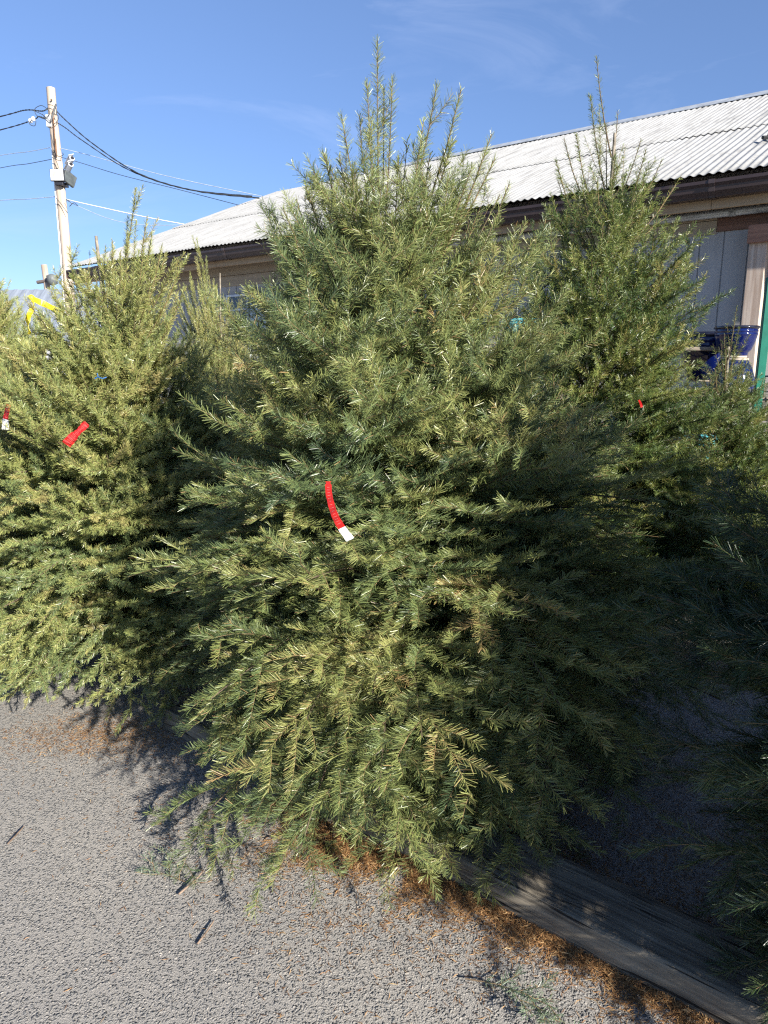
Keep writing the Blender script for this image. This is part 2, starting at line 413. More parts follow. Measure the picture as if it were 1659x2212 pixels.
def copy_tree(root, loc, rz, scale, name=None):
    r = root.copy(); COL.objects.link(r); r.location = loc; r.rotation_euler = (0, 0, rz); r.scale = scale if isinstance(scale, tuple) else (scale,) * 3
    for ch in root.children:
        c = ch.copy(); COL.objects.link(c); c.parent = r
    return r

def lead(tips, Y, ax, back=0.42, spread=0.5):
    """long upright shoots: tips seen at (px,py) around distance Y, springing from the stem axis ax(z)->(x,y)"""
    out = []; rg = random.Random(5)
    for (px, py, dy) in tips:
        T = at(px, py, Y + dy)
        z0 = T.z - back * rg.uniform(0.8, 1.15)
        A = ax(z0); q = spread
        out.append(((A[0] * (1 - q) + T.x * q, A[1] * (1 - q) + T.y * q, z0), tuple(T)))
    return out
GRP = 'cut fir trees standing in the sales lot'
COUNT = {}
# --- the big fir in the middle
cx, cy = 0.08, 2.62; cl = (-0.12, -0.02); CH = 2.50
axc = lambda z: (cx + cl[0] * z / CH, cy + cl[1] * z / CH)
tips = [(815, 87, 0), (793, 178, -.03), (848, 168, .02), (830, 190, .05), (944, 185, .02), (996, 194, -.02), (738, 250, -.05), (776, 250, 0), (801, 252, .06),
        (915, 262, -.06), (1062, 290, .05), (975, 312, -.05), (700, 330, -.02), (733, 338, -.08), (930, 330, .04), (1048, 330, -.1), (1068, 345, -.1), (678, 368, .05), (660, 400, -.08),
        (1100, 398, -.05), (880, 300, 0), (590, 470, -.05), (1135, 480, -.1), (612, 452, -.15), (860, 350, -.15), (760, 380, -.2), (980, 400, -.2), (640, 430, .1), (1080, 420, .1), (1020, 360, -.12)]
CL = lead(tips, 2.6, axc, 0.46, 0.35)
def wobc(p, z): return 1 + 0.06 * np.sin(3 * p + 1.0) + 0.05 * np.sin(7 * z + 2 * p) + 0.10 * np.cos(p) * (z < 1.3)
big, COUNT['big'] = conifer('fir_tree', (cx, cy, 0), CH, [(0.06, .74), (.2, .85), (.5, .85), (.9, .76), (1.2, .65), (1.5, .54), (1.8, .41), (1.98, .29), (2.12, .16)],
    11, M_FIR, nbr=340, dens=900, nlen=0.033, width=0.0019, trunk_top=0.80, lean=cl, leaders=CL, tone=0.48, flat_low=0.75, droop_low=0.45, wob=wobc)
tag(big, 'largest fir in the middle, a long red and white tag on its front', 'fir tree', GRP)

# --- dense olive tree on the left
lx, ly = -1.22, 3.25; ll = (-0.02, 0.0)
axl = lambda z: (lx, ly)
tl = [(293, 408, 0), (318, 470, .03), (328, 505, -.04), (277, 505, 0), (243, 520, 0), (350, 530, 0), (378, 560, -.05), (220, 560, .03), (165, 640, -.1), (260, 545, -.1), (310, 540, -.1), (205, 585, -.1), (400, 620, .1), (360, 545, .1), (335, 560, -.2), (290, 570, -.2), (150, 690, 0), (385, 590, 0), (232, 560, 0), (300, 600, -.25), (250, 590, -.2)]
left, COUNT['left'] = conifer('spruce_tree', (lx, ly, 0), 2.08, [(0.08, .58), (.35, .67), (.7, .67), (1.0, .58), (1.3, .45), (1.55, .32), (1.74, .20), (1.88, .10)],
    23, M_OLIVE, nbr=400, dens=1150, nlen=0.022, width=0.0022, lean=ll, leaders=lead(tl, 3.2, axl, 0.34, 0.45), tone=0.60, flat_low=0.15, droop_low=0.05, step=0.056, sub=0.30, ang=52, irregular=0.10, tone_top=0.13, tier=0.2, tierk=0.5, trunk_r=0.03, tsub=0.35)
tag(left, 'dense olive green tree left of the big fir, with a wide red tag', 'spruce tree', GRP)
fl = copy_tree(left, (-2.46, 4.05, 0), 2.1, (1.0, 1.0, 1.16))
tag(fl, 'tree cut by the left edge, with a yellow ribbon and a narrow tag', 'spruce tree', GRP)
sb = copy_tree(left, (-0.95, 4.25, 0), 4.0, (0.6, 0.6, 0.98))
tag(sb, 'pale slender tree behind, between the dense olive tree and the big fir', 'spruce tree', GRP)
tt = copy_tree(left, (-2.72, 5.3, 0), 3.1, (0.6, 0.6, 0.88))
tag(tt, 'small far tree seen behind the yellow ribbon, its thin leader against the pale roof', 'spruce tree', GRP)

# --- open fir on the right, behind
rx, ry = 0.93, 3.42; rl = (0.10, 0.0); RH = 2.55
axr = lambda z: (rx + rl[0] * z / RH, ry)
tr_ = [(1288, 120, 0), (1275, 205, -.02), (1335, 240, .03), (1245, 292, 0), (1218, 300, .05), (1200, 345, -.03), (1385, 300, 0), (1430, 345, .02), (1395, 325, -.1), (1330, 330, -.1), (1190, 420, 0), (1460, 400, .05), (1310, 270, .05), (1255, 380, -.1), (1350, 380, -.12), (1205, 390, .1)]
rt, COUNT['right'] = conifer('open_fir_tree', (rx, ry, 0), RH, [(0.25, .56), (.5, .62), (.8, .58), (1.1, .52), (1.4, .45), (1.7, .36), (1.95, .30), (2.15, .19), (2.33, .10)],
    37, M_LIGHTFIR, nbr=270, dens=950, nlen=0.024, width=0.0021, lean=rl, leaders=lead(tr_, 3.42, axr, 0.40, 0.12), tone=0.45, flat_low=0.35, droop_low=0.05, step=0.050, sub=0.30, irregular=0.16, trunk_r=0.032, bare=0.4, upz=0.2)
tag(rt, 'tall open fir right of the big one, its bare pale leader and grey stem showing', 'fir tree', GRP)
dk = copy_tree(rt, (1.72, 3.60, 0), 1.3, (0.85, 0.85, 0.63))
tag(dk, 'dark shaded fir beside the stacked blue pots', 'fir tree', GRP)

# --- near tree at the right edge; its neighbour out of frame throws the shade on the lot
ax_, ay_ = 1.38, 1.37
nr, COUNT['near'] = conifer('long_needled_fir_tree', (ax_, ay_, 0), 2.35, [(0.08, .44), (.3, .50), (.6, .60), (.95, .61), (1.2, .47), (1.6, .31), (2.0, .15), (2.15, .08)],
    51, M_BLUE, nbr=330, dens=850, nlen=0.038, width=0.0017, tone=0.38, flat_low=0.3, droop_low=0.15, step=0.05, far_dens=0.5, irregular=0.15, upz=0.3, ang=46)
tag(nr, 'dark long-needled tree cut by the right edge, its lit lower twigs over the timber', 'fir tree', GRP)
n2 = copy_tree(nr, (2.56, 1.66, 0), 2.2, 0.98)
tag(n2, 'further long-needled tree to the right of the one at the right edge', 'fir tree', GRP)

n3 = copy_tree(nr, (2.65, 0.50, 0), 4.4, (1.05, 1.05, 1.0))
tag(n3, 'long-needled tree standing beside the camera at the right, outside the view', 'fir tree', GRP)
# ------------------------------------------------------------------ tags and ribbons
M_RED = simple('red_tag_plastic', (0.46, 0.014, 0.012), 0.35, var=0.1, scale=30)
M_WHITE = simple('white_tag_plastic', (0.66, 0.66, 0.64), 0.4, var=0.04, scale=30)
M_PINK = simple('faded_white_print', (0.56, 0.16, 0.14), 0.5, var=0.2, scale=200)
M_YEL = simple('yellow_ribbon_plastic', (0.85, 0.66, 0.02), 0.4, var=0.1, scale=30)
def ribbon(path, width, twist, th=0.0006, wdir=Vector((1, 0, 0.0)), widths=None):
    mb = MB(); pts = [Vector(p) for p in path]; n = len(pts); vs = []
    for i, p in enumerate(pts):
        t = (pts[min(i + 1, n - 1)] - pts[max(i - 1, 0)]).normalized()
        s = (wdir - t * wdir.dot(t)).normalized(); nn = t.cross(s)
        a = twist[i]; s2 = s * math.cos(a) + nn * math.sin(a); n3 = t.cross(s2)
        w = (widths[i] if widths else width) * 0.5
        for (sx, sy) in ((-1, -1), (1, -1), (1, 1), (-1, 1)): vs.append(p + s2 * w * sx + n3 * th * sy)
    fs = []
    for i in range(n - 1):
        for k in range(4): fs.append((i * 4 + k, i * 4 + (k + 1) % 4, i * 4 + 4 + (k + 1) % 4, i * 4 + 4 + k))
    fs += [(0, 1, 2, 3), (n * 4 - 4, n * 4 - 3, n * 4 - 2, n * 4 - 1)]
    mb.add(vs, fs); return mb
def interp_path(P, n):
    out = []; P = [Vector(p) for p in P]; m = len(P) - 1
    for k in range(n + 1):
        x = k / n * m; i = min(int(x), m - 1); f = x - i
        p0 = P[max(i - 1, 0)]; p1 = P[i]; p2 = P[i + 1]; p3 = P[min(i + 2, m)]
        out.append(0.5 * ((2 * p1) + (p2 - p0) * f + (2 * p0 - 5 * p1 + 4 * p2 - p3) * f * f + (3 * p1 - p0 - 3 * p2 + p3) * f ** 3))
    return out
def hang_tag(name, label, P, w, Y=None, white=0.75, lines=True, tw=0.5, group='red sales tags on the trees', flip=1):
    t = empty(name, P[0]); o = Vector(P[0])
    path = [p - o for p in interp_path(P, 24)]
    ks = int(24 * white)
    tws = [tw * math.sin(k * 0.16) + 0.12 * math.sin(k * 1.9) for k in range(25)]
    wd = [w * (0.5 if k == 1 else 1.0) * (0.72 + 0.012 * k) for k in range(25)]
    ribbon(path[:ks + 1], w, tws[:ks + 1], widths=wd[:ks + 1]).build('red_strip', M_RED, t)
    if white < 1: ribbon(path[ks:], w, tws[ks:], th=0.0005, widths=wd[ks:]).build('white_end', M_WHITE, t)
    if lines:
        mb = MB(); rg = random.Random(3)
        for k in range(3, ks - 1):
            for sub in (0.0,):
                p = path[k].lerp(path[k + 1], sub); tt = (path[k + 1] - path[k]).normalized()
                s = (Vector((1, 0, 0)) - tt * tt.x).normalized(); nn = tt.cross(s); a = tws[k]
                s2 = s * math.cos(a) + nn * math.sin(a); n3 = tt.cross(s2)
                if n3.y > 0: n3 = -n3
                lw = wd[k] * rg.uniform(0.15, 0.30); c = p + n3 * 0.0012
                q = [c - s2 * lw - tt * 0.0004, c + s2 * lw - tt * 0.0004, c + s2 * lw + tt * 0.0004, c - s2 * lw + tt * 0.0004]
                mb.add(q + [x - n3 * 0.0004 for x in q], [(0, 1, 2, 3), (4, 5, 6, 7), (0, 1, 5, 4), (1, 2, 6, 5), (2, 3, 7, 6), (3, 0, 4, 7)])
        mb.build('printed_lines', M_PINK, t)
    tag(t, label, 'tag', group); return t
TY = 1.70
hang_tag('hanging_tag', 'long red tag with white lower end on the front of the big fir',
         [at(709, 1040, TY), at(711, 1070, TY), at(722, 1110, TY - .01), at(738, 1140, TY - .01), at(757, 1166, TY)], 0.021, white=0.78, tw=0.45)
TY = 2.50
hang_tag('hanging_tag', 'short wide red tag pointing down left on the dense olive tree',
         [at(188, 914, TY), at(176, 926, TY), at(160, 942, TY - .01), at(143, 960, TY)], 0.034, white=1.0, tw=0.35)
TY = 2.72
hang_tag('hanging_tag', 'narrow red tag with white end on the tree at the left edge',
         [at(19, 872, TY), at(15, 890, TY), at(12, 908, TY), at(12, 928, TY)], 0.026, white=0.66, tw=0.3)
TY = 2.92
hang_tag('hanging_tag', 'tiny bit of red tag showing in the tall open fir on the right',
         [at(1380, 864, TY), at(1384, 872, TY), at(1386, 880, TY)], 0.010, white=1.0, lines=False, tw=0.3)
# yellow ribbon: a knot, a tail flying right and one hanging
yr = empty('yellow_ribbon', at(68, 643, 3.12)); o = Vector(yr.location)
p = [x - o for x in interp_path([at(67, 644, 3.12), at(85, 652, 3.12), at(110, 664, 3.13), at(134, 678, 3.14)], 14)]
ribbon(p, .03, [0.5 * math.sin(k * .5) for k in range(15)], wdir=Vector((0, 0.3, 1)), widths=[0.018 + 0.0012 * k for k in range(15)]).build('flying_tail', M_YEL, yr)
p = [x - o for x in interp_path([at(71, 650, 3.12), at(72, 663, 3.12), at(62, 682, 3.11), at(60, 700, 3.12), at(64, 722, 3.12)], 16)]
ribbon(p, .02, [1.0 * math.sin(k * .6) for k in range(17)]).build('hanging_tail', M_YEL, yr)
mb = MB(); mb.lathe([(0.001, -.012), (.012, -.008), (.015, 0), (.011, .008), (.001, .013)], 10); mb.build('knot', M_YEL, yr)
tag(yr, 'yellow ribbon tied on the tree at the left edge, one end blown to the right', 'ribbon')
tie = MB(); TY = 2.62
tie.tube([at(205, 818, TY), at(212, 814, TY), at(222, 818, TY - .01), at(230, 815, TY)], 0.0022, 6)
tie.tube([at(212, 814, TY), at(210, 806, TY)], 0.0018, 6)
tag(tie.build('blue_tie', simple('blue_twine', (0.02, 0.12, 0.32), 0.6)), 'bit of blue twine on the dense olive tree above its red tag', 'twine')

# ------------------------------------------------------------------ ground
def ground_mat():
    m, n, l, b = mat('exposed_aggregate')
    tc = n.new('ShaderNodeTexCoord')
    v1 = n.new('ShaderNodeTexVoronoi'); v1.inputs['Scale'].default_value = 140; v1.feature = 'F1'
    v1e = n.new('ShaderNodeTexVoronoi'); v1e.inputs['Scale'].default_value = 140; v1e.feature = 'SMOOTH_F1'; v1e.inputs['Smoothness'].default_value = 0.25
    wz = n.new('ShaderNodeTexNoise'); wz.inputs['Scale'].default_value = 55; wz.inputs['Detail'].default_value = 3
    mxv = n.new('ShaderNodeMix'); mxv.data_type = 'VECTOR'; mxv.inputs['Factor'].default_value = 0.018
    l.new(tc.outputs['Object'], wz.inputs['Vector']); l.new(tc.outputs['Object'], mxv.inputs['A']); l.new(wz.outputs['Color'], mxv.inputs['B'])
    for v in (v1, v1e): l.new(mxv.outputs['Result'], v.inputs['Vector'])
    big = n.new('ShaderNodeTexNoise'); big.inputs['Scale'].default_value = 1.3; big.inputs['Detail'].default_value = 5; l.new(tc.outputs['Object'], big.inputs['Vector'])
    fine = n.new('ShaderNodeTexNoise'); fine.inputs['Scale'].default_value = 340; fine.inputs['Detail'].default_value = 3; l.new(tc.outputs['Object'], fine.inputs['Vector'])
    # stones: colour from the cell, binder between them
    sep = n.new('ShaderNodeSeparateColor'); l.new(v1.outputs['Color'], sep.inputs[0])
    st = ramp(n, [(0.0, (0.125, 0.127, 0.128)), (0.5, (0.20, 0.198, 0.190)), (0.9, (0.32, 0.30, 0.27)), (0.97, (0.38, 0.35, 0.31)), (1.0, (0.52, 0.48, 0.42))])
    l.new(sep.outputs[0], st.inputs[0])
    bd = ramp(n, [(0.3, (0.250, 0.234, 0.211)), (0.7, (0.355, 0.332, 0.298))]); l.new(fine.outputs['Fac'], bd.inputs[0])
    fac = n.new('ShaderNodeMapRange'); fac.inputs['From Min'].default_value = 0.40; fac.inputs['From Max'].default_value = 0.52
    l.new(v1.outputs['Distance'], fac.inputs['Value'])
    # some cells are buried in the binder
    br = n.new('ShaderNodeMath'); br.operation = 'GREATER_THAN'; br.inputs[1].default_value = 0.80; l.new(sep.outputs[1], br.inputs[0])
    mxf = n.new('ShaderNodeMath'); mxf.operation = 'MAXIMUM'; l.new(fac.outputs[0], mxf.inputs[0]); l.new(br.outputs[0], mxf.inputs[1])
    mc = n.new('ShaderNodeMix'); mc.data_type = 'RGBA'; l.new(mxf.outputs[0], mc.inputs['Factor']); l.new(st.outputs[0], mc.inputs['A']); l.new(bd.outputs[0], mc.inputs['B'])
    bv = ramp(n, [(0.3, (0.86, 0.86, 0.88)), (0.7, (1.08, 1.06, 1.03))]); l.new(big.outputs['Fac'], bv.inputs[0])
    mm = n.new('ShaderNodeMix'); mm.data_type = 'RGBA'; mm.blend_type = 'MULTIPLY'; mm.inputs['Factor'].default_value = 1; l.new(mc.outputs['Result'], mm.inputs['A']); l.new(bv.outputs[0], mm.inputs['B'])
    l.new(mm.outputs['Result'], b.inputs['Base Color']); b.inputs['Roughness'].default_value = 0.8
    # relief
    hh = n.new('ShaderNodeMapRange'); hh.inputs['From Min'].default_value = 0.0; hh.inputs['From Max'].default_value = 0.55; hh.inputs['To Min'].default_value = 1; hh.inputs['To Max'].default_value = 0
    l.new(v1e.outputs['Distance'], hh.inputs['Value'])
    cellh = n.new('ShaderNodeMath'); cellh.operation = 'MULTIPLY'; l.new(hh.outputs[0], cellh.inputs[0])
    ch2 = n.new('ShaderNodeMapRange'); ch2.inputs['To Min'].default_value = 1.15; ch2.inputs['To Max'].default_value = 0.1; l.new(sep.outputs[1], ch2.inputs['Value']); l.new(ch2.outputs[0], cellh.inputs[1])
    ad = n.new('ShaderNodeMath'); ad.operation = 'MULTIPLY_ADD'; ad.inputs[1].default_value = 0.35; l.new(fine.outputs['Fac'], ad.inputs[0]); l.new(cellh.outputs[0], ad.inputs[2])
    bp = n.new('ShaderNodeBump'); bp.inputs['Strength'].default_value = 1.0; bp.inputs['Distance'].default_value = 0.010
    l.new(ad.outputs[0], bp.inputs['Height']); l.new(bp.outputs[0], b.inputs['Normal'])
    return m
mb = MB(); mb.add([(-400, -400, 0), (400, -400, 0), (400, 400, 0), (-400, 400, 0)], [(0, 1, 2, 3)])
g = mb.build('ground', ground_mat(), fixn=False); tag(g, kind='structure')

# fallen dead needles: drifts along the timber and under the trees
BD = Vector((0.782, -0.623, 0)); BN = Vector((0.623, 0.782, 0)); B0 = Vector((0.346, 1.678, 0))
def litter():
    rng = np.random.default_rng(77); P = []; Z = []
    def strip(n, s0, s1, off, sig, zmax):
        s = rng.uniform(s0, s1, n); w = 0.62 + 0.38 * np.sin(s * 7.3 + 0.6) * np.sin(s * 17 + 1) + 0.25 * np.sin(s * 41)
        o = off + np.abs(rng.normal(0, sig, n)) * w * (-1 if off <= 0 else 1)
        p = np.array(B0)[None, :2] + s[:, None] * np.array(BD)[None, :2] + o[:, None] * np.array(BN)[None, :2]
        z = zmax * np.exp(-np.abs(o - off) / (sig * 0.8)) * rng.uniform(0, 1, n) + 0.002
        P.append(p); Z.append(z)
    strip(9500, -0.42, 0.9, -0.004, 0.050, 0.018); strip(2200, -0.3, 0.9, -0.03, 0.12, 0.003)
    strip(5000, -0.9, -0.2, -0.02, 0.11, 0.012)
    strip(5500, -0.6, 1.1, 0.225, 0.07, 0.016)
    def blob(n, x, y, sx, sy, zmax):
        p = rng.normal(0, 1, (n, 2)) * np.array([sx, sy]) + np.array([x, y]); P.append(p); Z.append(rng.uniform(0, 1, n) * zmax + 0.002)
    blob(3800, -0.10, 1.92, 0.13, 0.05, 0.012); blob(2600, -1.15, 2.62, 0.22, 0.09, 0.010); blob(2500, -0.75, 2.75, 0.3, 0.2, 0.006)
    blob(2500, 0.7, 2.0, 0.3, 0.22, 0.006); blob(2500, 1.0, 1.8, 0.3, 0.3, 0.006); blob(1500, 0.2, 1.7, 0.35, 0.12, 0.003); blob(1500, -0.25, 2.1, 0.35, 0.15, 0.005)
    n = 700; P.append(np.stack([rng.uniform(-1.6, 1.4, n), rng.uniform(0.95, 3.0, n)], -1)); Z.append(np.full(n, 0.0025))
    n = 500; P.append(np.stack([rng.uniform(-0.3, 0.9, n), rng.uniform(1.2, 1.8, n)], -1)); Z.append(np.full(n, 0.0025))
    P = np.concatenate(P); Z = np.concatenate(Z)
    # nothing inside the timber
    o = (P - np.array(B0)[:2]) @ np.array(BN)[:2]; ok = (o < 0.0) | (o > 0.215); P, Z = P[ok], Z[ok]
    N = len(P); a = rng.uniform(0, 2 * math.pi, N); tilt = rng.normal(0, 0.22, N) * (Z > 0.004)
    ln = rng.uniform(0.014, 0.030, N)
    D = np.stack([np.cos(a) * np.cos(tilt), np.sin(a) * np.cos(tilt), np.sin(tilt)], -1)
    c = np.concatenate([P, Z[:, None]], 1); c[:, 2] = np.maximum(c[:, 2], 0.0015 + np.abs(D[:, 2]) * ln * 0.5)
    wv = nrmz(np.cross(D, np.array([0, 0, 1.0]) + rng.normal(0, 0.4, (N, 3)))) * 0.0009
    bend = nrmz(wv) * (rng.normal(0, 0.09, N) * ln)[:, None]
    V = np.empty((N, 4, 3), np.float32)
    V[:, 0] = c - D * (ln * .5)[:, None]; V[:, 1] = c + wv + bend; V[:, 2] = c + D * (ln * .5)[:, None]; V[:, 3] = c - wv + bend
    tone = np.clip(rng.normal(0.48, 0.23, N), 0, 1).astype(np.float32)
    return quads_obj('fallen_needles', V, tone, M_DEAD)
tag(litter(), 'drifts of orange brown fallen needles along the timber and under the trees', 'needle litter', kind='stuff')

# ------------------------------------------------------------------ timber
def cracks(m):
    n, l = m.node_tree.nodes, m.node_tree.links; b = n['Principled BSDF']
    tc = n.new('ShaderNodeTexCoord'); mp = n.new('ShaderNodeMapping'); mp.inputs['Scale'].default_value = (2.2, 55, 55); l.new(tc.outputs['Object'], mp.inputs[0])
    nz = n.new('ShaderNodeTexNoise'); nz.inputs['Scale'].default_value = 1; nz.inputs['Detail'].default_value = 3; nz.inputs['Distortion'].default_value = 1.2; l.new(mp.outputs[0], nz.inputs['Vector'])
    r = ramp(n, [(0.33, (0.10, 0.09, 0.08)), (0.40, (1, 1, 1))]); l.new(nz.outputs['Fac'], r.inputs[0])
    src = b.inputs['Base Color'].links[0].from_socket
    mm = n.new('ShaderNodeMix'); mm.data_type = 'RGBA'; mm.blend_type = 'MULTIPLY'; mm.inputs['Factor'].default_value = 1
    l.new(src, mm.inputs['A']); l.new(r.outputs[0], mm.inputs['B']); l.new(mm.outputs['Result'], b.inputs['Base Color'])
    bp = n.new('ShaderNodeBump'); bp.inputs['Strength'].default_value = 1; bp.inputs['Distance'].default_value = 0.006
    l.new(r.outputs[0], bp.inputs['Height']); l.new(b.inputs['Normal'].links[0].from_socket, bp.inputs['Normal']); l.new(bp.outputs[0], b.inputs['Normal'])
def timber():
    import bmesh
    t = MB(); L0, L1, w, h = -1.6, 2.2, 0.213, 0.092; n = 90
    rg = np.random.default_rng(4)
    prof = [(0.004, 0.0), (0.0, 0.012), (0.002, h - .016), (0.006, h - .006), (0.016, h)] + [(0.03 + k * (w - .06) / 6, h) for k in range(7)] + [(w - .016, h), (w - .004, h - .008), (w, h - .02), (w - .003, 0.0)]
    ph = rg.uniform(0, 6, len(prof)); vs = []; fs = []; m = len(prof)
    for i in range(n + 1):
        x = L0 + (L1 - L0) * i / n
        for k, (y, z) in enumerate(prof):
            d = 0.0022 * math.sin(x * 7 + ph[k]) + 0.0015 * math.sin(x * 19 + ph[k] * 2) + rg.normal(0, .0006)
            vs.append((x, y + (d if z < h - .001 else 0), z + (d * 1.2 if z > 0.01 else 0) - (0.004 * math.sin((y / w) * math.pi) if z > h - .004 else 0)))
    for i in range(n):
        for k in range(m): fs.append((i * m + k, i * m + (k + 1) % m, (i + 1) * m + (k + 1) % m, (i + 1) * m + k))
    fs += [tuple(range(m)), tuple(range(n * m, n * m + m))]
    t.add(vs, fs, True)
    o = t.build('landscape_timber', wood('weathered_timber', (0.050, 0.042, 0.032), (0.29, 0.245, 0.18), 0, 1.7, 0.9, 1.6))
    cracks(o.data.materials[0])
    o.location = B0; o.rotation_euler = (0, 0, math.atan2(BD.y, BD.x))
    tag(o, 'weathered grey brown timber lying on the pavement under the trees', 'timber')
timber()

# ------------------------------------------------------------------ cut sprigs and sticks on the ground
def sprig(name, base, tip, w, seed, label, m=M_CUT, nl=0.022, hgt=0.03, dens=500, step=0.022, side=0.45, group=None):
    rng = np.random.default_rng(seed)
    base = np.array(base, float); tip = np.array(tip, float); d = tip - base; L = np.linalg.norm(d)
    A = Shoots(np.zeros((1, 3)), (d + np.array([0, 0, hgt]))[None], np.array([[0, 0, -hgt]]), np.array([0.5]), np.array([0.22]), np.array([0.8]), np.array([0.0022]))
    s1 = side_shoots(A, rng, step, 0.3, lambda LL, t: side * LL * (1 - t) ** 0.7 + 0.03, planar=0.85, lmin=0.02, rad=0.0012)
    s2 = side_shoots(s1, rng, 0.022, 0.25, lambda LL, t: 0.35 * LL, planar=0.8, lmin=0.02, rad=0.001)
    S = Shoots.cat([A, s1, s2]); S.flat[:] = 0.55
    S.a[:, 2] = np.maximum(S.a[:, 2], 0.008 - base[2]); e = S.a[:, 2] + S.b[:, 2] + S.c[:, 2]; f = e < 0.008; S.c[f, 2] += 0.008 - e[f]
    t = empty(name, base)
    V, tn = needles(S, rng, dens, nl, 0.0016); V[:, :, 2] = np.maximum(V[:, :, 2], 0.002 - base[2])
    twigs_obj('twig', S, rng, M_TWIG, t); quads_obj('needles', V, tn, m, t)
    tag(t, label, 'fir sprig', group); return t
sprig('fallen_sprig', (0.200, 1.462, 0.012), (0.400, 1.372, 0.02), .1, 5, 'pale cut fir sprig lying on the pavement in front of the timber', hgt=0.06, side=0.5, dens=650, nl=0.020)
sprig('fallen_sprig', (-0.575, 1.795, 0.006), (-0.72, 1.845, 0.010), .1, 6, 'small dark sprig on the pavement left of the big fir', m=M_CUT, side=0.28, hgt=0.02, nl=0.018)
sprig('fallen_sprig', (-0.30, 1.86, 0.006), (-0.345, 1.80, 0.008), .1, 8, 'short bright green sprig on the pavement below the big fir', m=M_FIR, side=0.25, hgt=0.01)
sprig('fallen_sprig', (-0.82, 1.17, 0.006), (-0.745, 1.20, 0.008), .1, 9, 'green sprig tip at the bottom left corner of the pavement', m=M_FIR, side=0.25, hgt=0.02)
M_STICK = simple('stick_bark', (0.20, 0.14, 0.10), 0.8, var=0.4, scale=60)
def stick(a, b, r, label, bend=0.01):
    r *= 0.62; a, b = Vector(a), Vector(b); md = (a + b) / 2 + Vector((bend, bend * .5, r))
    o = MB().tube([p for p in interp_path([a, md, b], 6)], [r, r * 1.1, r, r * .95, r * .9, r * .8, r * .6], 6).build('fallen_stick', M_STICK)
    tag(o, label, 'stick', 'sticks on the pavement')
stick((-0.585, 1.748, .008), (-0.535, 1.835, .016), .0045, 'dark stick on the pavement beside the small dark sprig')
stick((-0.487, 1.575, .006), (-0.462, 1.650, .008), .0040, 'pale stick lying alone on the open pavement', .004)
stick((-1.185, 1.965, .006), (-1.175, 2.05, .008), .0045, 'stick on the pavement near the left edge', .004)
stick((-0.30, 1.215, .004), (-0.285, 1.265, .005), .002, 'thin brown stick near the bottom edge of the pavement', .003)

# ------------------------------------------------------------------ store building (local x runs along the front, y inwards)
RZ = math.atan2(-0.609, 0.793)
st = empty('garden_store', (0, 0, 0), RZ)
tag(st, 'long low store with a pale corrugated metal roof behind the trees', 'building')
X0, X1 = -11.84, 7.0; YE, YR, ZE, ZR = 6.67, 11.65, 3.0, 5.02; YW = 7.17
def roof_mat():
    m, n, l, b = mat('corrugated_roof')
    tc = n.new('ShaderNodeTexCoord'); mp = n.new('ShaderNodeMapping'); mp.inputs['Scale'].default_value = (9, 1.0, 1.0)
    l.new(tc.outputs['Object'], mp.inputs[0])
    a = n.new('ShaderNodeTexNoise'); a.inputs['Scale'].default_value = 1.3; a.inputs['Detail'].default_value = 8; a.inputs['Roughness'].default_value = 0.7; l.new(mp.outputs[0], a.inputs['Vector'])
    c = n.new('ShaderNodeTexNoise'); c.inputs['Scale'].default_value = 22; c.inputs['Detail'].default_value = 6; c.inputs['Roughness'].default_value = 0.75; l.new(tc.outputs['Object'], c.inputs['Vector'])
    r1 = ramp(n, [(0.30, (0.20, 0.195, 0.185)), (0.47, (0.335, 0.33, 0.315)), (0.7, (0.41, 0.405, 0.39))]); l.new(a.outputs['Fac'], r1.inputs[0])
    r2 = ramp(n, [(0.30, (0.70, 0.68, 0.66)), (0.46, (1, 1, 1))]); l.new(c.outputs['Fac'], r2.inputs[0])
    mm = n.new('ShaderNodeMix'); mm.data_type = 'RGBA'; mm.blend_type = 'MULTIPLY'; mm.inputs['Factor'].default_value = 1
    l.new(r1.outputs[0], mm.inputs['A']); l.new(r2.outputs[0], mm.inputs['B']); l.new(mm.outputs['Result'], b.inputs['Base Color'])
    b.inputs['Roughness'].default_value = 0.55; b.inputs['Specular IOR Level'].default_value = 0.35
    return m
M_ROOF = roof_mat()
def corrugated(x0, x1, y0, y1, dz, parent, name='roof', pitch=0.076, amp=0.0075):
    npw = 10; n = int((x1 - x0) / pitch) * npw; mb = MB(); vs = []
    sl = (ZR - ZE) / (YR - YE); cols = 7; rg = random.Random(2)
    for layer in (0, -0.0025):
        for j in range(cols):
            y = y0 + (y1 - y0) * j / (cols - 1)
            for i in range(n + 1):
                x = x0 + (x1 - x0) * i / n
                jit = 0.004 * math.sin(x * 1.27) + 0.003 * math.sin(y * 3 + x * .4)
                edge = 0.006 * math.sin(int(x / 0.66) * 2.7) if j == 0 else 0
                vs.append((x, y + edge, ZE + sl * (y - YE) + dz + layer + amp * math.cos(2 * math.pi * (x - x0) / pitch) + jit))
    fs = []; W_ = n + 1; o2 = cols * W_
    for j in range(cols - 1):
        for i in range(n):
            a = j * W_ + i; fs.append((a, a + 1, a + W_ + 1, a + W_)); fs.append((o2 + a, o2 + a + W_, o2 + a + W_ + 1, o2 + a + 1))
    for i in range(n): fs.append((i, o2 + i, o2 + i + 1, i + 1))
    mb.add(vs, fs, True); return mb.build(name, M_ROOF, parent, fixn=False)
corrugated(X0, X1, YE, 8.95, 0.0, st)
corrugated(X0, X1, 8.85, YR, 0.010, st)
mb = MB(); sl = (ZR - ZE) / (YR - YE)
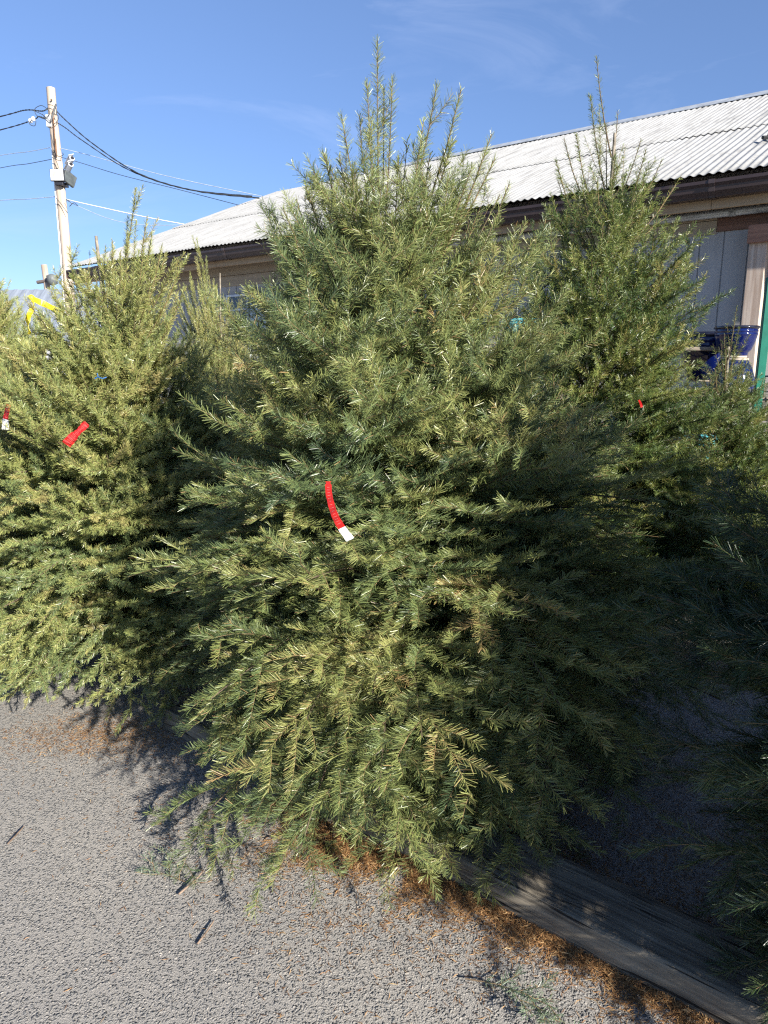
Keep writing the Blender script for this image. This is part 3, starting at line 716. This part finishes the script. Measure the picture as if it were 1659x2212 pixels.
mb.add([(X0, YR, ZR), (X1, YR, ZR), (X1, 2 * YR - YE, ZE), (X0, 2 * YR - YE, ZE)], [(0, 1, 2, 3)]); mb.build('rear_roof', M_ROOF, st)
M_GALV = simple('galvanised_metal', (0.52, 0.54, 0.55), 0.42, 0.45, var=0.14, scale=9)
mb = MB()
for k in range(8):
    a = -9.95 + (X1 + 9.95) * k / 8; b_ = -9.95 + (X1 + 9.95) * (k + 1) / 8 + 0.04; z = 0.002 * (k % 2)
    mb.prism([(YR - .17, ZR - .17 * sl + .034 + z), (YR - .02, ZR + .045 + z), (YR, ZR + .055 + z), (YR + .15, ZR - .04 + z), (YR + .15, ZR - .045 + z), (YR, ZR + .05 + z), (YR - .02, ZR + .04 + z), (YR - .17, ZR - .17 * sl + .024 + z)], a, b_)
mb.build('ridge_cap', M_GALV, st)
# gutter, fascia, rafters
M_GUT = simple('brown_gutter', (0.052, 0.034, 0.032), 0.38, var=0.12, scale=5)
gp = [(6.70, 2.945), (6.685, 2.95), (6.685, 2.925), (6.70, 2.90), (6.705, 2.865), (6.73, 2.835), (6.735, 2.82), (6.83, 2.82), (6.83, 2.945), (6.826, 2.945), (6.826, 2.825), (6.739, 2.825), (6.735, 2.838), (6.709, 2.868), (6.704, 2.902), (6.69, 2.927), (6.69, 2.945)]
mb = MB(); mb.prism(gp, X0 - .04, X1)
gt = mb.build('gutter', M_GUT, st)
M_GJ = simple('gutter_joint_brown', (0.06, 0.042, 0.04), 0.35)
for x in (-11.0, -9.25, -7.9, -6.55, -4.6, -1.73, -.33, 1.6, 3.2):
    MB().prism([(6.695, 2.952), (6.680, 2.955), (6.680, 2.922), (6.696, 2.897), (6.701, 2.862), (6.727, 2.831), (6.731, 2.815), (6.828, 2.815), (6.828, 2.819), (6.735, 2.819), (6.731, 2.834), (6.704, 2.864), (6.699, 2.899), (6.6835, 2.923), (6.6835, 2.951)], x, x + .05).build('joint', M_GJ, gt)
mb = MB(); mb.box(X0 - .044, X0 - .0405, 6.683, 6.832, 2.815, 2.95); mb.build('gutter_end', M_GUT, st)
mb = MB(); mb.tube(interp_path([(X0 + .12, 6.77, 2.82), (X0 + .12, 6.775, 2.74), (X0 + .14, 6.86, 2.62), (X0 + .30, 7.05, 2.50), (X0 + .38, 7.10, 2.40), (X0 + .38, 7.11, 1.2), (X0 + .38, 7.11, 0.05)], 30), 0.036, 10)
mb.build('downspout', simple('downspout_dark', (0.03, 0.028, 0.03), 0.45), st)
M_FASC = wood('fascia_boards', (0.30, 0.20, 0.115), (0.46, 0.34, 0.21), 0, 0.6, 0.7, 0.2)
mb = MB(); xs = [X0 + .02, -8.2, -4.9, -1.73, 1.6, 4.3, X1]
for a, b_ in zip(xs, xs[1:]): mb.box(a + .002, b_ - .002, 6.832, 6.87, 2.745, 2.955, 0.002)
mb.build('fascia', M_FASC, st)
M_RAFT = wood('rafter_wood', (0.10, 0.06, 0.035), (0.24, 0.16, 0.10), 1, 0.8)
x = X0 + .05
while x < X1:
    mb = MB(); d = .14
    mb.add([(x, 6.872, 2.93), (x + .038, 6.872, 2.93), (x + .038, 7.168, 3.055), (x, 7.168, 3.055), (x, 6.872, 2.80), (x + .038, 6.872, 2.80), (x + .038, 7.168, 2.90), (x, 7.168, 2.90)],
           [(0, 1, 2, 3), (4, 7, 6, 5), (0, 4, 5, 1), (1, 5, 6, 2), (2, 6, 7, 3), (3, 7, 4, 0)])
    mb.build('rafter', M_RAFT, st); x += 0.61
M_DECK = wood('roof_deck_underside', (0.05, 0.03, 0.02), (0.11, 0.07, 0.045), 0, 0.6)
mb = MB(); mb.add([(X0 + .03, YE + .04, ZE - .016 + .04 * sl), (X1, YE + .04, ZE - .016 + .04 * sl), (X1, YW, ZE - .016 + .5 * sl), (X0 + .03, YW, ZE - .016 + .5 * sl)], [(0, 1, 2, 3)])
mb.add([(X0 + .03, YE + .04, ZE - .03 + .04 * sl), (X1, YE + .04, ZE - .03 + .04 * sl), (X1, YW, ZE - .03 + .5 * sl), (X0 + .03, YW, ZE - .03 + .5 * sl)], [(3, 2, 1, 0)])
mb.build('eave_deck', M_DECK, st)
# wall: grooved siding, plate boards
M_SIDE = simple('painted_siding', (0.37, 0.36, 0.35), 0.7, var=0.05, scale=2.5, bump=0.15, stretch=(6, 6, 1))
XW0 = X0 + .42
mb = MB(); mb.box(XW0, X1, YW, YW + .02, 0, 2.62)
x = XW0
k = 0
while x < X1 - .01:
    xn = min(x + 0.203, X1); mb.box(x + .006, xn - .006, YW - .012, YW + .001, 0.05, 2.605); x = xn
mb.box(XW0, XW0 + .02, YW + .02, 16, 0, 2.95)
mb.box(XW0, X1, YW + .021, YW + .04, 2.62, 3.17)
mb.build('wall', M_SIDE, st)
mb = MB(); mb.box(XW0 - .02, XW0 + .1, YW - .03, YW - .013, 0.0, 2.60, .002); mb.build('corner_board', simple('corner_board_paint', (0.42, 0.40, 0.36), 0.7), st)
M_PL = wood('plate_redwood', (0.105, 0.048, 0.030), (0.22, 0.11, 0.07), 0, 0.8, 0.7, 0.3)
M_PLB = wood('plate_pale', (0.30, 0.23, 0.155), (0.42, 0.34, 0.24), 0, 0.6, 0.7, 0.2)
mb = MB(); mb.box(-1.74, X1, YW - .034, YW - .014, 2.605, 2.70, .002); mb.box(-1.74, X1, YW - .038, YW + .0, 2.70, 2.86, .002); mb.build('red_plate_board', M_PL, st)
mb = MB(); mb.box(-5.2, -1.744, YW - .034, YW - .014, 2.59, 2.70, .002); mb.box(XW0, -5.204, YW - .034, YW - .014, 2.52, 2.66, .002); mb.box(XW0, -5.204, YW - .05, YW - .014, 2.665, 2.82, .002)
mb.box(-5.2, -1.744, YW - .038, YW, 2.704, 2.86, .002); mb.build('pale_plate_board', M_PLB, st)
# pipe with couplings
mb = MB(); mb.tube([(-6.0, 7.06, 2.745), (-3.0, 7.06, 2.745), (0, 7.06, 2.745), (X1, 7.06, 2.745)], 0.036, 14)
pp = mb.build('conduit_pipe', M_GALV, st)
M_STR = simple('pipe_strap_metal', (0.33, 0.34, 0.34), 0.5, 0.3, var=0.4, scale=60)
for x in (-4.6, -3.05, -1.63, 0.0, 2.0):
    mb = MB(); mb.tube([(x, 7.06, 2.745), (x + .055, 7.06, 2.745)], 0.040, 14); mb.box(x + .012, x + .04, 7.065, 7.131, 2.72, 2.80, .001); mb.build('strap', M_STR, pp)
# porch post and its head board
M_POST = wood('post_pine', (0.30, 0.20, 0.14), (0.62, 0.52, 0.43), 2, 0.7, 0.75, 0.3)
mb = MB(); mb.box(-1.43, -1.29, 6.97, 7.11, 0, 2.46, .005); mb.build('post', M_POST, st)
mb = MB(); mb.box(-1.44, -1.02, 6.925, 6.967, 2.455, 2.60, .003); mb.box(-1.44, -1.02, 6.97, 7.11, 2.462, 2.60, .003)
mb.build('post_cap_board', wood('cap_redwood', (0.16, 0.07, 0.045), (0.33, 0.17, 0.11), 0, 0.9, 0.7, 0.3), st)
for x in (-1.40, -1.31, -1.36): pass
# window on the far part of the front
M_FR = simple('window_frame_paint', (0.55, 0.60, 0.66), 0.5); M_GL, n_, l_, b_ = mat('window_glass'); b_.inputs['Base Color'].default_value = (0.05, 0.07, 0.11, 1); b_.inputs['Roughness'].default_value = 0.08
for (a, b_) in ((-8.86, -8.42), (-8.38, -7.92)):
    mb = MB(); mb.box(a, a + .03, YW - .035, YW - .0125, 1.3, 2.40); mb.box(b_ - .03, b_, YW - .035, YW - .0125, 1.3, 2.40); mb.box(a + .031, b_ - .031, YW - .033, YW - .0125, 2.37, 2.398); mb.box(a + .031, b_ - .031, YW - .033, YW - .0125, 1.3, 1.33); mb.box(a + .031, b_ - .031, YW - .032, YW - .0125, 2.17, 2.2)
    f = mb.build('window', M_FR, st)
    mb = MB(); mb.box(a + .03, b_ - .03, YW - .02, YW - .0135, 1.331, 2.369); mb.build('pane', M_GL, f)

def on_store(o, keep=True):
    o.parent = None; return o
SM = Matrix.Rotation(RZ, 4, 'Z')
def store_obj(mb, name, m, parent=None):
    o = mb.build(name, m, parent)
    if parent is None: o.rotation_euler = (0, 0, RZ)
    return o
# notice sign beside the window: pale board with a dark B, the rest hidden by the fir
sg = empty('wall_sign', SM @ Vector((-7.87, YW - .04, 1.9)), RZ)
mb = MB(); mb.box(0, .62, 0, .012, 0, .47, .002); mb.build('board', simple('sign_board_paint', (0.50, 0.60, 0.66), 0.5, var=0.04), sg)
cu = bpy.data.curves.new('lettering', 'FONT'); cu.body = 'B'; cu.size = 0.16; cu.extrude = 0.0015; cu.align_x = 'LEFT'
to = bpy.data.objects.new('lettering', cu); COL.objects.link(to)
dg = bpy.context.evaluated_depsgraph_get(); me = bpy.data.meshes.new_from_object(to.evaluated_get(dg)); bpy.data.objects.remove(to)
to = bpy.data.objects.new('lettering', me); COL.objects.link(to); to.parent = sg; to.location = (.10, -.003, .30); to.rotation_euler = (R(90), 0, 0)
me.materials.clear(); me.materials.append(simple('sign_ink', (0.03, 0.09, 0.09), 0.5))
tag(sg, 'pale blue sign with a dark letter B on the store front beside the window', 'sign')
# dark scrap on the roof
mb = MB(); mb.box(-.045, .045, -.03, .03, 0, .03, .006); mb.box(.0, .07, -.01, .02, .02, .05, .004)
o = mb.build('roof_scrap', simple('scrap_black', (0.02, 0.02, 0.02), 0.8))
o.location = SM @ Vector((-1.55, 7.85, ZE + sl * (7.85 - YE) + .008)); o.rotation_euler = (math.atan(sl), 0, RZ + .5)
tag(o, 'small dark scrap lying on the pale roof at the right', 'debris')

# ------------------------------------------------------------------ glazed pots on the rack
def glaze(name, c, rough=0.08):
    m, n, l, b = mat(name)
    tc = n.new('ShaderNodeTexCoord'); nz = n.new('ShaderNodeTexNoise'); nz.inputs['Scale'].default_value = 9; nz.inputs['Detail'].default_value = 4; l.new(tc.outputs['Object'], nz.inputs['Vector'])
    r = ramp(n, [(0.3, [x * .7 for x in c]), (0.7, [min(1, x * 1.25) for x in c])]); l.new(nz.outputs['Fac'], r.inputs[0]); l.new(r.outputs[0], b.inputs['Base Color'])
    b.inputs['Roughness'].default_value = rough; b.inputs['Coat Weight'].default_value = 0.6; b.inputs['Coat Roughness'].default_value = 0.04
    return m
M_BG = glaze('cobalt_glaze', (0.003, 0.008, 0.07)); M_RIM = glaze('dark_rim_glaze', (0.012, 0.012, 0.022)); M_RAW = simple('raw_clay_foot', (0.45, 0.38, 0.30), 0.85)
M_TEAL = glaze('turquoise_glaze', (0.10, 0.42, 0.48))
def pot(loc, R_, H_, label, body=M_BG, upside=False, group='stacked blue glazed pots', rz=0):
    t = empty('glazed_pot', loc)
    f = -1 if upside else 1; z0 = H_ if upside else 0
    Z = lambda z: z0 + f * z
    P = [(R_ * .56, .012), (R_ * .60, .02), (R_ * .60, .03), (R_ * .64, .035), (R_ * .74, H_ * .25), (R_ * .86, H_ * .48), (R_ * .93, H_ * .66), (R_ * .935, H_ * .70), (R_ * .955, H_ * .715), (R_ * .955, H_ * .75), (R_ * .935, H_ * .765), (R_ * .94, H_ * .80), (R_ * .96, H_ * .815), (R_ * .96, H_ * .85), (R_ * .94, H_ * .865), (R_ * .95, H_ * .90), (R_ * .90, H_ * .90), (R_ * .86, H_ * .6), (R_ * .5, .03), (.001, .03)]
    MB().lathe([(r, Z(z)) for r, z in P], 48).build('body', body, t)
    MB().lathe([(R_ * .951, Z(H_ * .901)), (R_ * 1.0, Z(H_ * .925)), (R_ * 1.01, Z(H_ * .955)), (R_ * .99, Z(H_ * .99)), (R_ * .95, Z(H_)), (R_ * .90, Z(H_ * .98)), (R_ * .895, Z(H_ * .905))], 48).build('rim', M_RIM, t)
    MB().lathe([(.001, Z(0)), (R_ * .57, Z(0)), (R_ * .575, Z(.011)), (.001, Z(.011))], 40).build('foot', M_RAW, t)
    tag(t, label, 'pot', group); return t
pot((2.285, 4.75, 1.505), .135, .20, 'blue glazed pot standing upright on top of an upturned blue pot')
pot((2.29, 4.75, 1.268), .150, .232, 'larger upturned blue glazed pot under the upright one', upside=True)
pot((2.28, 5.15, 1.34), .20, .34, 'wide blue pot with a black rim behind the stacked pair')
pot((0.60, 5.6, 1.62), .13, .22, 'turquoise pot glimpsed between the big fir and the open fir', body=M_TEAL, group='turquoise pots')
pot((1.05, 5.7, 1.60), .15, .22, 'turquoise pot glimpsed through the open fir', body=M_TEAL, group='turquoise pots')
pot((2.05, 4.6, 0.80), .14, .26, 'pale turquoise pot low down behind the dark fir', body=M_TEAL, group='turquoise pots')
# display rack carrying them
M_GREEN = simple('green_rack_paint', (0.004, 0.12, 0.08), 0.35, var=0.1, scale=20); M_WHP = simple('white_rack_paint', (0.72, 0.68, 0.62), 0.5, var=0.08, scale=25); M_SHELF = wood('shelf_planks', (0.10, 0.08, 0.06), (0.26, 0.21, 0.16), 0, .8)
rk = empty('display_rack', (1.2, 4.95, 0), -0.12)
tag(rk, 'green and white display rack holding blue pots at the right edge', 'rack')
for (x, y) in ((1.05, -.63), (1.12, .48), (-.95, -.45), (-.95, .48)):
    mb = MB(); mb.box(x, x + .045, y, y + .035, 0, 1.95 if y == -.63 else 1.2, .003)
    mb.build('green_upright', M_GREEN, rk)
mb = MB(); mb.box(1.12, 1.165, -.35, -.30, 0, 1.23, .003); mb.box(.62, .66, -.35, -.30, 0, 1.23, .003); mb.build('white_upright', M_WHP, rk)
for z in (1.235, .74, .30):
    mb = MB()
    for k in range(5): mb.box(-.95, 1.25, -.36 + k * .17, -.21 + k * .17, z, z + .028, .003)
    mb.build('shelf', M_SHELF, rk)
mb = MB(); mb.box(-.8, 1.1, -.05, .35, 1.55, 1.575, .003)
mb.build('upper_shelf', M_SHELF, rk)
# wire crates at the far right
M_WIRE = simple('black_wire', (0.03, 0.03, 0.03), 0.5, 0.3)
def crate(loc, w, d, h, label, rz=0):
    mb = MB(); r = .003
    for k in range(6):
        z = h * k / 5
        mb.tube([(0, 0, z), (w, 0, z), (w, d, z), (0, d, z), (0, 0, z)], r if 0 < k < 5 else r * 1.8, 5)
    for k in range(7):
        x = w * k / 6; mb.tube([(x, 0, 0), (x, 0, h)], r, 5); mb.tube([(x, d, 0), (x, d, h)], r, 5)
        mb.tube([(x, 0, 0), (x, d, 0)], r, 5)
    for k in range(5):
        y = d * k / 4; mb.tube([(0, y, 0), (0, y, h)], r, 5); mb.tube([(w, y, 0), (w, y, h)], r, 5)
    o = mb.build('wire_crate', M_WIRE); o.location = loc; o.rotation_euler = (0, 0, rz); tag(o, label, 'crate', 'wire crates by the rack'); return o
crate((2.42, 4.2, 0.86), .45, .35, .22, 'upper black wire crate beyond the green rack post')
crate((2.40, 4.2, 0.50), .45, .35, .30, 'lower black wire crate beyond the green rack post')
crate((2.41, 4.22, 1.15), .45, .35, .24, 'topmost black wire crate beyond the green rack post')
mb = MB()
for z in (.42, .46, .82, 1.12): mb.box(2.36, 2.98, 4.15, 4.62, z, z + .02, .002)
for (x, y) in ((2.36, 4.15), (2.94, 4.15), (2.36, 4.58), (2.94, 4.58)):
    mb.box(x + .003, x + .037, y + .003, y + .037, 0, .419, .002); mb.box(x + .003, x + .037, y + .003, y + .037, .481, .819, .002); mb.box(x + .003, x + .037, y + .003, y + .037, .841, 1.119, .002)
tag(mb.build('crate_stand', M_SHELF), 'wooden stand carrying the black wire crates at the right edge', 'stand')

# ------------------------------------------------------------------ utility pole
M_POLE = wood('pole_wood', (0.27, 0.21, 0.16), (0.56, 0.47, 0.38), 2, 0.35, 0.85, 0.5)
PY = 17.0; pt = at(110, 190, PY); pb = Vector((pt.x + .02, PY, 0))
po = empty('utility_pole', pb)
H_ = pt.z; lx_ = pt.x - pb.x
MB().tube([(lx_ * k / 12 + .01 * math.sin(k), .01 * math.cos(k * 2), H_ * k / 12) for k in range(13)], [.128 - .038 * k / 12 for k in range(13)], 20).build('pole', M_POLE, po)
def pl(px, py, dy=-.13):
    v = at(px, py, PY + dy); return v - pb
M_WHM = simple('white_enamel', (0.75, 0.76, 0.78), 0.4, var=.04); M_BLK = simple('black_enamel', (0.02, 0.02, 0.025), 0.35)
MB().tube([pl(112, 290, -.02) - Vector((.02, 0, 0)), pl(117, 380, -.05), pl(125, 480, -.05), pl(135, 600, -.05), pl(141, 680, -.05)], .017, 8).build('conduit', M_WHM, po)
jb = pl(107, 262, -.08); mb = MB(); mb.box(jb.x - .06, jb.x + .05, jb.y - .05, jb.y + .05, jb.z - .12, jb.z + .12, .006); mb.build('junction_box', simple('grey_box', (0.45, 0.46, 0.47), .5), po)
MB().tube([pl(121, 225, -.16), pl(110, 262, -.17)], .02, 6).build('brace', simple('dark_iron', (0.10, 0.10, 0.10), .6), po)
M_BO = simple('bolt_rust', (0.12, 0.08, 0.06), .7)
for (x, y) in ((112, 216), (118, 326), (119, 392)): c = pl(x, y, -.115); MB().tube([c, c + Vector((0, -.03, 0))], .018, 8).build('bolt', M_BO, po)
a_, b2 = pl(114, 240, -.13), pl(121, 335, -.13)
mb = MB(); mb.tube([a_, (a_ + b2) / 2, b2], .014, 6); mb.tube([pl(119, 300, -.13), pl(122, 338, -.13)], .02, 6); mb.build('rusty_strip', simple('rust', (0.16, 0.08, 0.04), .8, var=.3), po)
# floodlight facing the lot
c = pl(123, 378, -.25)
fl_ = MB(); fl_.box(c.x - .155, c.x + .155, c.y, c.y + .05, c.z - .125, c.z + .125, .01); F_ = fl_.build('floodlight', M_BLK, po)
MB().box(c.x - .14, c.x + .14, c.y - .006, c.y - .001, c.z - .11, c.z + .11, .002).build('glass', simple('lamp_glass', (0.72, 0.72, 0.70), .15), F_)
MB().box(c.x - .09, c.x + .11, c.y - .010, c.y - .0065, c.z - .03, c.z + .06, .001).build('led_panel', simple('led_yellow', (0.70, 0.56, 0.33), .4), F_)
MB().box(c.x - .08, c.x + .10, c.y + .03, c.y + .12, c.z - .20, c.z - .13, .01).build('bracket', M_BLK, F_)
# second lamp turned away, and white cameras
c = pl(150, 386, -.05); M = Matrix.Translation(c) @ Matrix.Rotation(R(62), 4, 'Z') @ Matrix.Rotation(R(25), 4, 'Y')
mb = MB(); mb.box(-.15, .15, -.035, .035, -.13, .13, .012, M); F2 = mb.build('side_floodlight', simple('dark_grey_enamel', (0.07, 0.08, 0.08), .45), po)
q = pl(141, 400, -.03); MB().box(q.x - .10, q.x + .06, q.y - .05, q.y + .05, q.z - .05, q.z + .04, .008).build('bracket', M_BLK, F2)
for (x, y, L) in ((152, 350, .26), (150, 362, .22)):
    c = pl(x, y, -.05 if y < 355 else -.15); M = Matrix.Translation(c) @ Matrix.Rotation(R(-35), 4, 'Y') @ Matrix.Rotation(R(-40), 4, 'Z')
    mb = MB(); mb.tube([M @ Vector((-L / 2, 0, 0)), M @ Vector((L / 2, 0, 0))], .055, 12); mb.box(-L / 2, L / 2 + .05, -.07, .07, .05, .062, .003, M)
    cmo = mb.build('camera_housing', M_WHM, po)
    mb = MB(); mb.tube([M @ Vector((L / 2 + .001, 0, 0)), M @ Vector((L / 2 + .012, 0, 0))], .042, 12); mb.build('lens', M_BLK, cmo)
mb = MB(); mb.tube([pl(131, 376, 0), pl(140, 378, -.05), pl(150, 368, -.1)], .016, 6); mb.build('camera_arm', M_WHM, po)
tag(po, 'weathered wooden utility pole with floodlights, white cameras and cables', 'utility pole')
# overhead cables
M_CAB = simple('black_cable', (0.03, 0.035, 0.04), .5); M_CABW = simple('pale_cable', (0.42, 0.45, 0.48), .5)
def cable(P, r, label, m, twist=False, dep=None):
    pts = interp_path(P, 40); mb = MB(); r *= 0.72
    if twist:
        for s in (0, math.pi):
            mb.tube([p + Vector((0, math.sin(i * 1.9 + s), math.cos(i * 1.9 + s))) * r * .9 for i, p in enumerate(pts)], r, 6)
    else: mb.tube(pts, r, 6)
    o = mb.build('overhead_cable', m); tag(o, label, 'cable', 'overhead cables on the utility pole')
G_ = 17.0
cable([at(118, 235, G_), at(140, 258, 16.9), at(200, 310, 16.5), at(300, 375, 16), at(420, 412, 15.6), at(560, 428, 15.2)], .013, 'uppermost dark twisted cable sloping from the pole to the store roof', M_CAB, True)
cable([at(118, 262, G_), at(141, 276, 16.9), at(180, 305, 16.6), at(280, 368, 16.1), at(400, 408, 15.7), at(545, 424, 15.3)], .011, 'second dark cable sloping from the pole to the store roof', M_CAB, True)
cable([at(120, 318, G_), at(180, 332, 16.8), at(260, 354, 16.4), at(380, 385, 15.9), at(600, 431, 15.2)], .008, 'thin pale cable sloping right from the pole below the dark ones', M_CABW)
cable([at(126, 338, G_), at(175, 352, 16.8), at(260, 378, 16.4), at(380, 408, 15.9), at(515, 443, 15.4)], .008, 'thin dark cable from beside the cameras to the store roof', M_CAB)
cable([at(142, 430, G_), at(165, 436, 16.8), at(250, 455, 16.4), at(320, 470, 16.1), at(400, 485, 15.8)], .014, 'thick white cable sloping right from the lower part of the pole', M_WHM)
cable([at(142, 432, G_), at(175, 448, 16.8), at(240, 474, 16.4), at(310, 486, 16.1), at(400, 486, 15.8)], .008, 'thin grey cable sagging below the thick white one', M_CABW)
cable([at(105, 232, G_), at(92, 240, 17), at(55, 238, 17.4), at(0, 252, 18.2), at(-200, 300, 20)], .013, 'uppermost cable leaving the pole to the left', M_CAB, True)
cable([at(110, 262, G_), at(85, 252, 17), at(70, 260, 17.2), at(0, 281, 18.2), at(-200, 330, 20)], .012, 'second cable from the top leaving the pole to the left', M_CAB, True)
cable([at(108, 319, G_), at(60, 328, 17.5), at(0, 336, 18.2), at(-200, 372, 20)], .009, 'third cable from the top leaving the pole to the left', M_CABW)
cable([at(112, 344, G_), at(60, 354, 17.5), at(0, 363, 18.2), at(-200, 405, 20)], .009, 'fourth cable from the top leaving the pole to the left', M_CAB)
cable([at(118, 425, G_), at(60, 430, 17.5), at(0, 433, 18.2), at(-200, 450, 20)], .010, 'lowest cable leaving the pole to the left', M_CABW)
lo_, hi_ = MB(), MB()
for loop in ([(98, 232), (88, 228), (75, 236), (80, 250), (98, 258)], [(70, 258), (64, 268), (75, 272), (78, 262)], [(104, 226), (114, 228), (122, 236), (121, 250)], [(112, 246), (126, 250), (124, 262), (114, 270)], [(110, 290), (120, 330), (128, 338), (137, 334), (134, 330)], [(112, 340), (120, 345), (126, 362), (118, 366)],
             [(143, 430), (155, 440), (150, 446), (160, 438), (168, 444)], [(118, 425), (130, 438), (140, 452), (146, 460)], [(70, 238), (92, 248), (108, 262)], [(98, 232), (108, 244), (98, 254), (92, 246)]):
    mb = lo_ if loop[0][1] > 420 else hi_; mb.tube(interp_path([at(x, y, 16.83) for x, y in loop], 16), .007, 5)
tag(hi_.build('cable_loop', M_CAB), 'tangled thin loops of cable hanging at the top of the utility pole', 'cable')
tag(lo_.build('cable_loop', M_CAB), 'small tangle of thin cable on the lower part of the utility pole', 'cable')
mb = MB()
for (x, y) in ((72, 257), (66, 261)): q = at(x, y, 17.1); mb.lathe([(.001, -.05), (.04, -.04), (.05, 0), (.03, .04), (.001, .05)], 10, q)
tag(mb.build('cable_insulator', M_WHM), 'white insulator on the cable left of the pole top', 'insulator')

# ------------------------------------------------------------------ beyond the lot at the far left
mt = simple('pale_metal_sheet', (0.20, 0.225, 0.265), 0.5, var=0.10, scale=3, stretch=(6, 1, 1))
sh = empty('pale_roofed_shed', (-17.5, 30, 0), R(-4)); tag(sh, 'far shed with a pale blue grey metal roof behind the utility pole', 'shed')
mb = MB(); n = 120
vs = []; 
for j, (y, z) in enumerate(((-2.6, 2.1), (0, 4.2), (2.6, 2.1))):
    for i in range(n + 1): vs.append((-1.5 + 12.5 * i / n, y, z + (.02 if i % 4 < 2 else 0)))
mb.add(vs, [(j * (n + 1) + i, j * (n + 1) + i + 1, (j + 1) * (n + 1) + i + 1, (j + 1) * (n + 1) + i) for j in (0, 1) for i in range(n)]); mb.build('roof', mt, sh)
mb = MB(); mb.prism([(-2.4, 0), (2.4, 0), (2.4, 2.2), (0, 4.15), (-2.4, 2.2)], -1.3, 10.8); mb.build('wall', simple('shed_wall', (0.40, 0.40, 0.42), .7), sh)
fp = at(95, 572, 40); f0 = empty('far_pole', (fp.x, 40, 0)); tag(f0, 'distant wooden pole with a crossarm beyond the pale shed roof', 'utility pole')
MB().tube([(0.35, 0, 0), (0, 0, fp.z)], [.2, .16], 10).build('pole', M_POLE, f0)
MB().tube([(-.45, 0, fp.z - .9), (.55, -.2, fp.z - .8)], .09, 6).build('crossarm', simple('old_arm', (0.12, 0.10, 0.09), .8), f0)
mb = MB(); mb.lathe([(.05, -.3), (.26, -.2), (.28, .2), (.05, .3)], 12, (.5, -.3, fp.z - .8)); mb.build('transformer', simple('transformer_grey', (0.10, 0.11, 0.11), .6), f0)
print('NEEDLES', COUNT, sum(COUNT.values()))
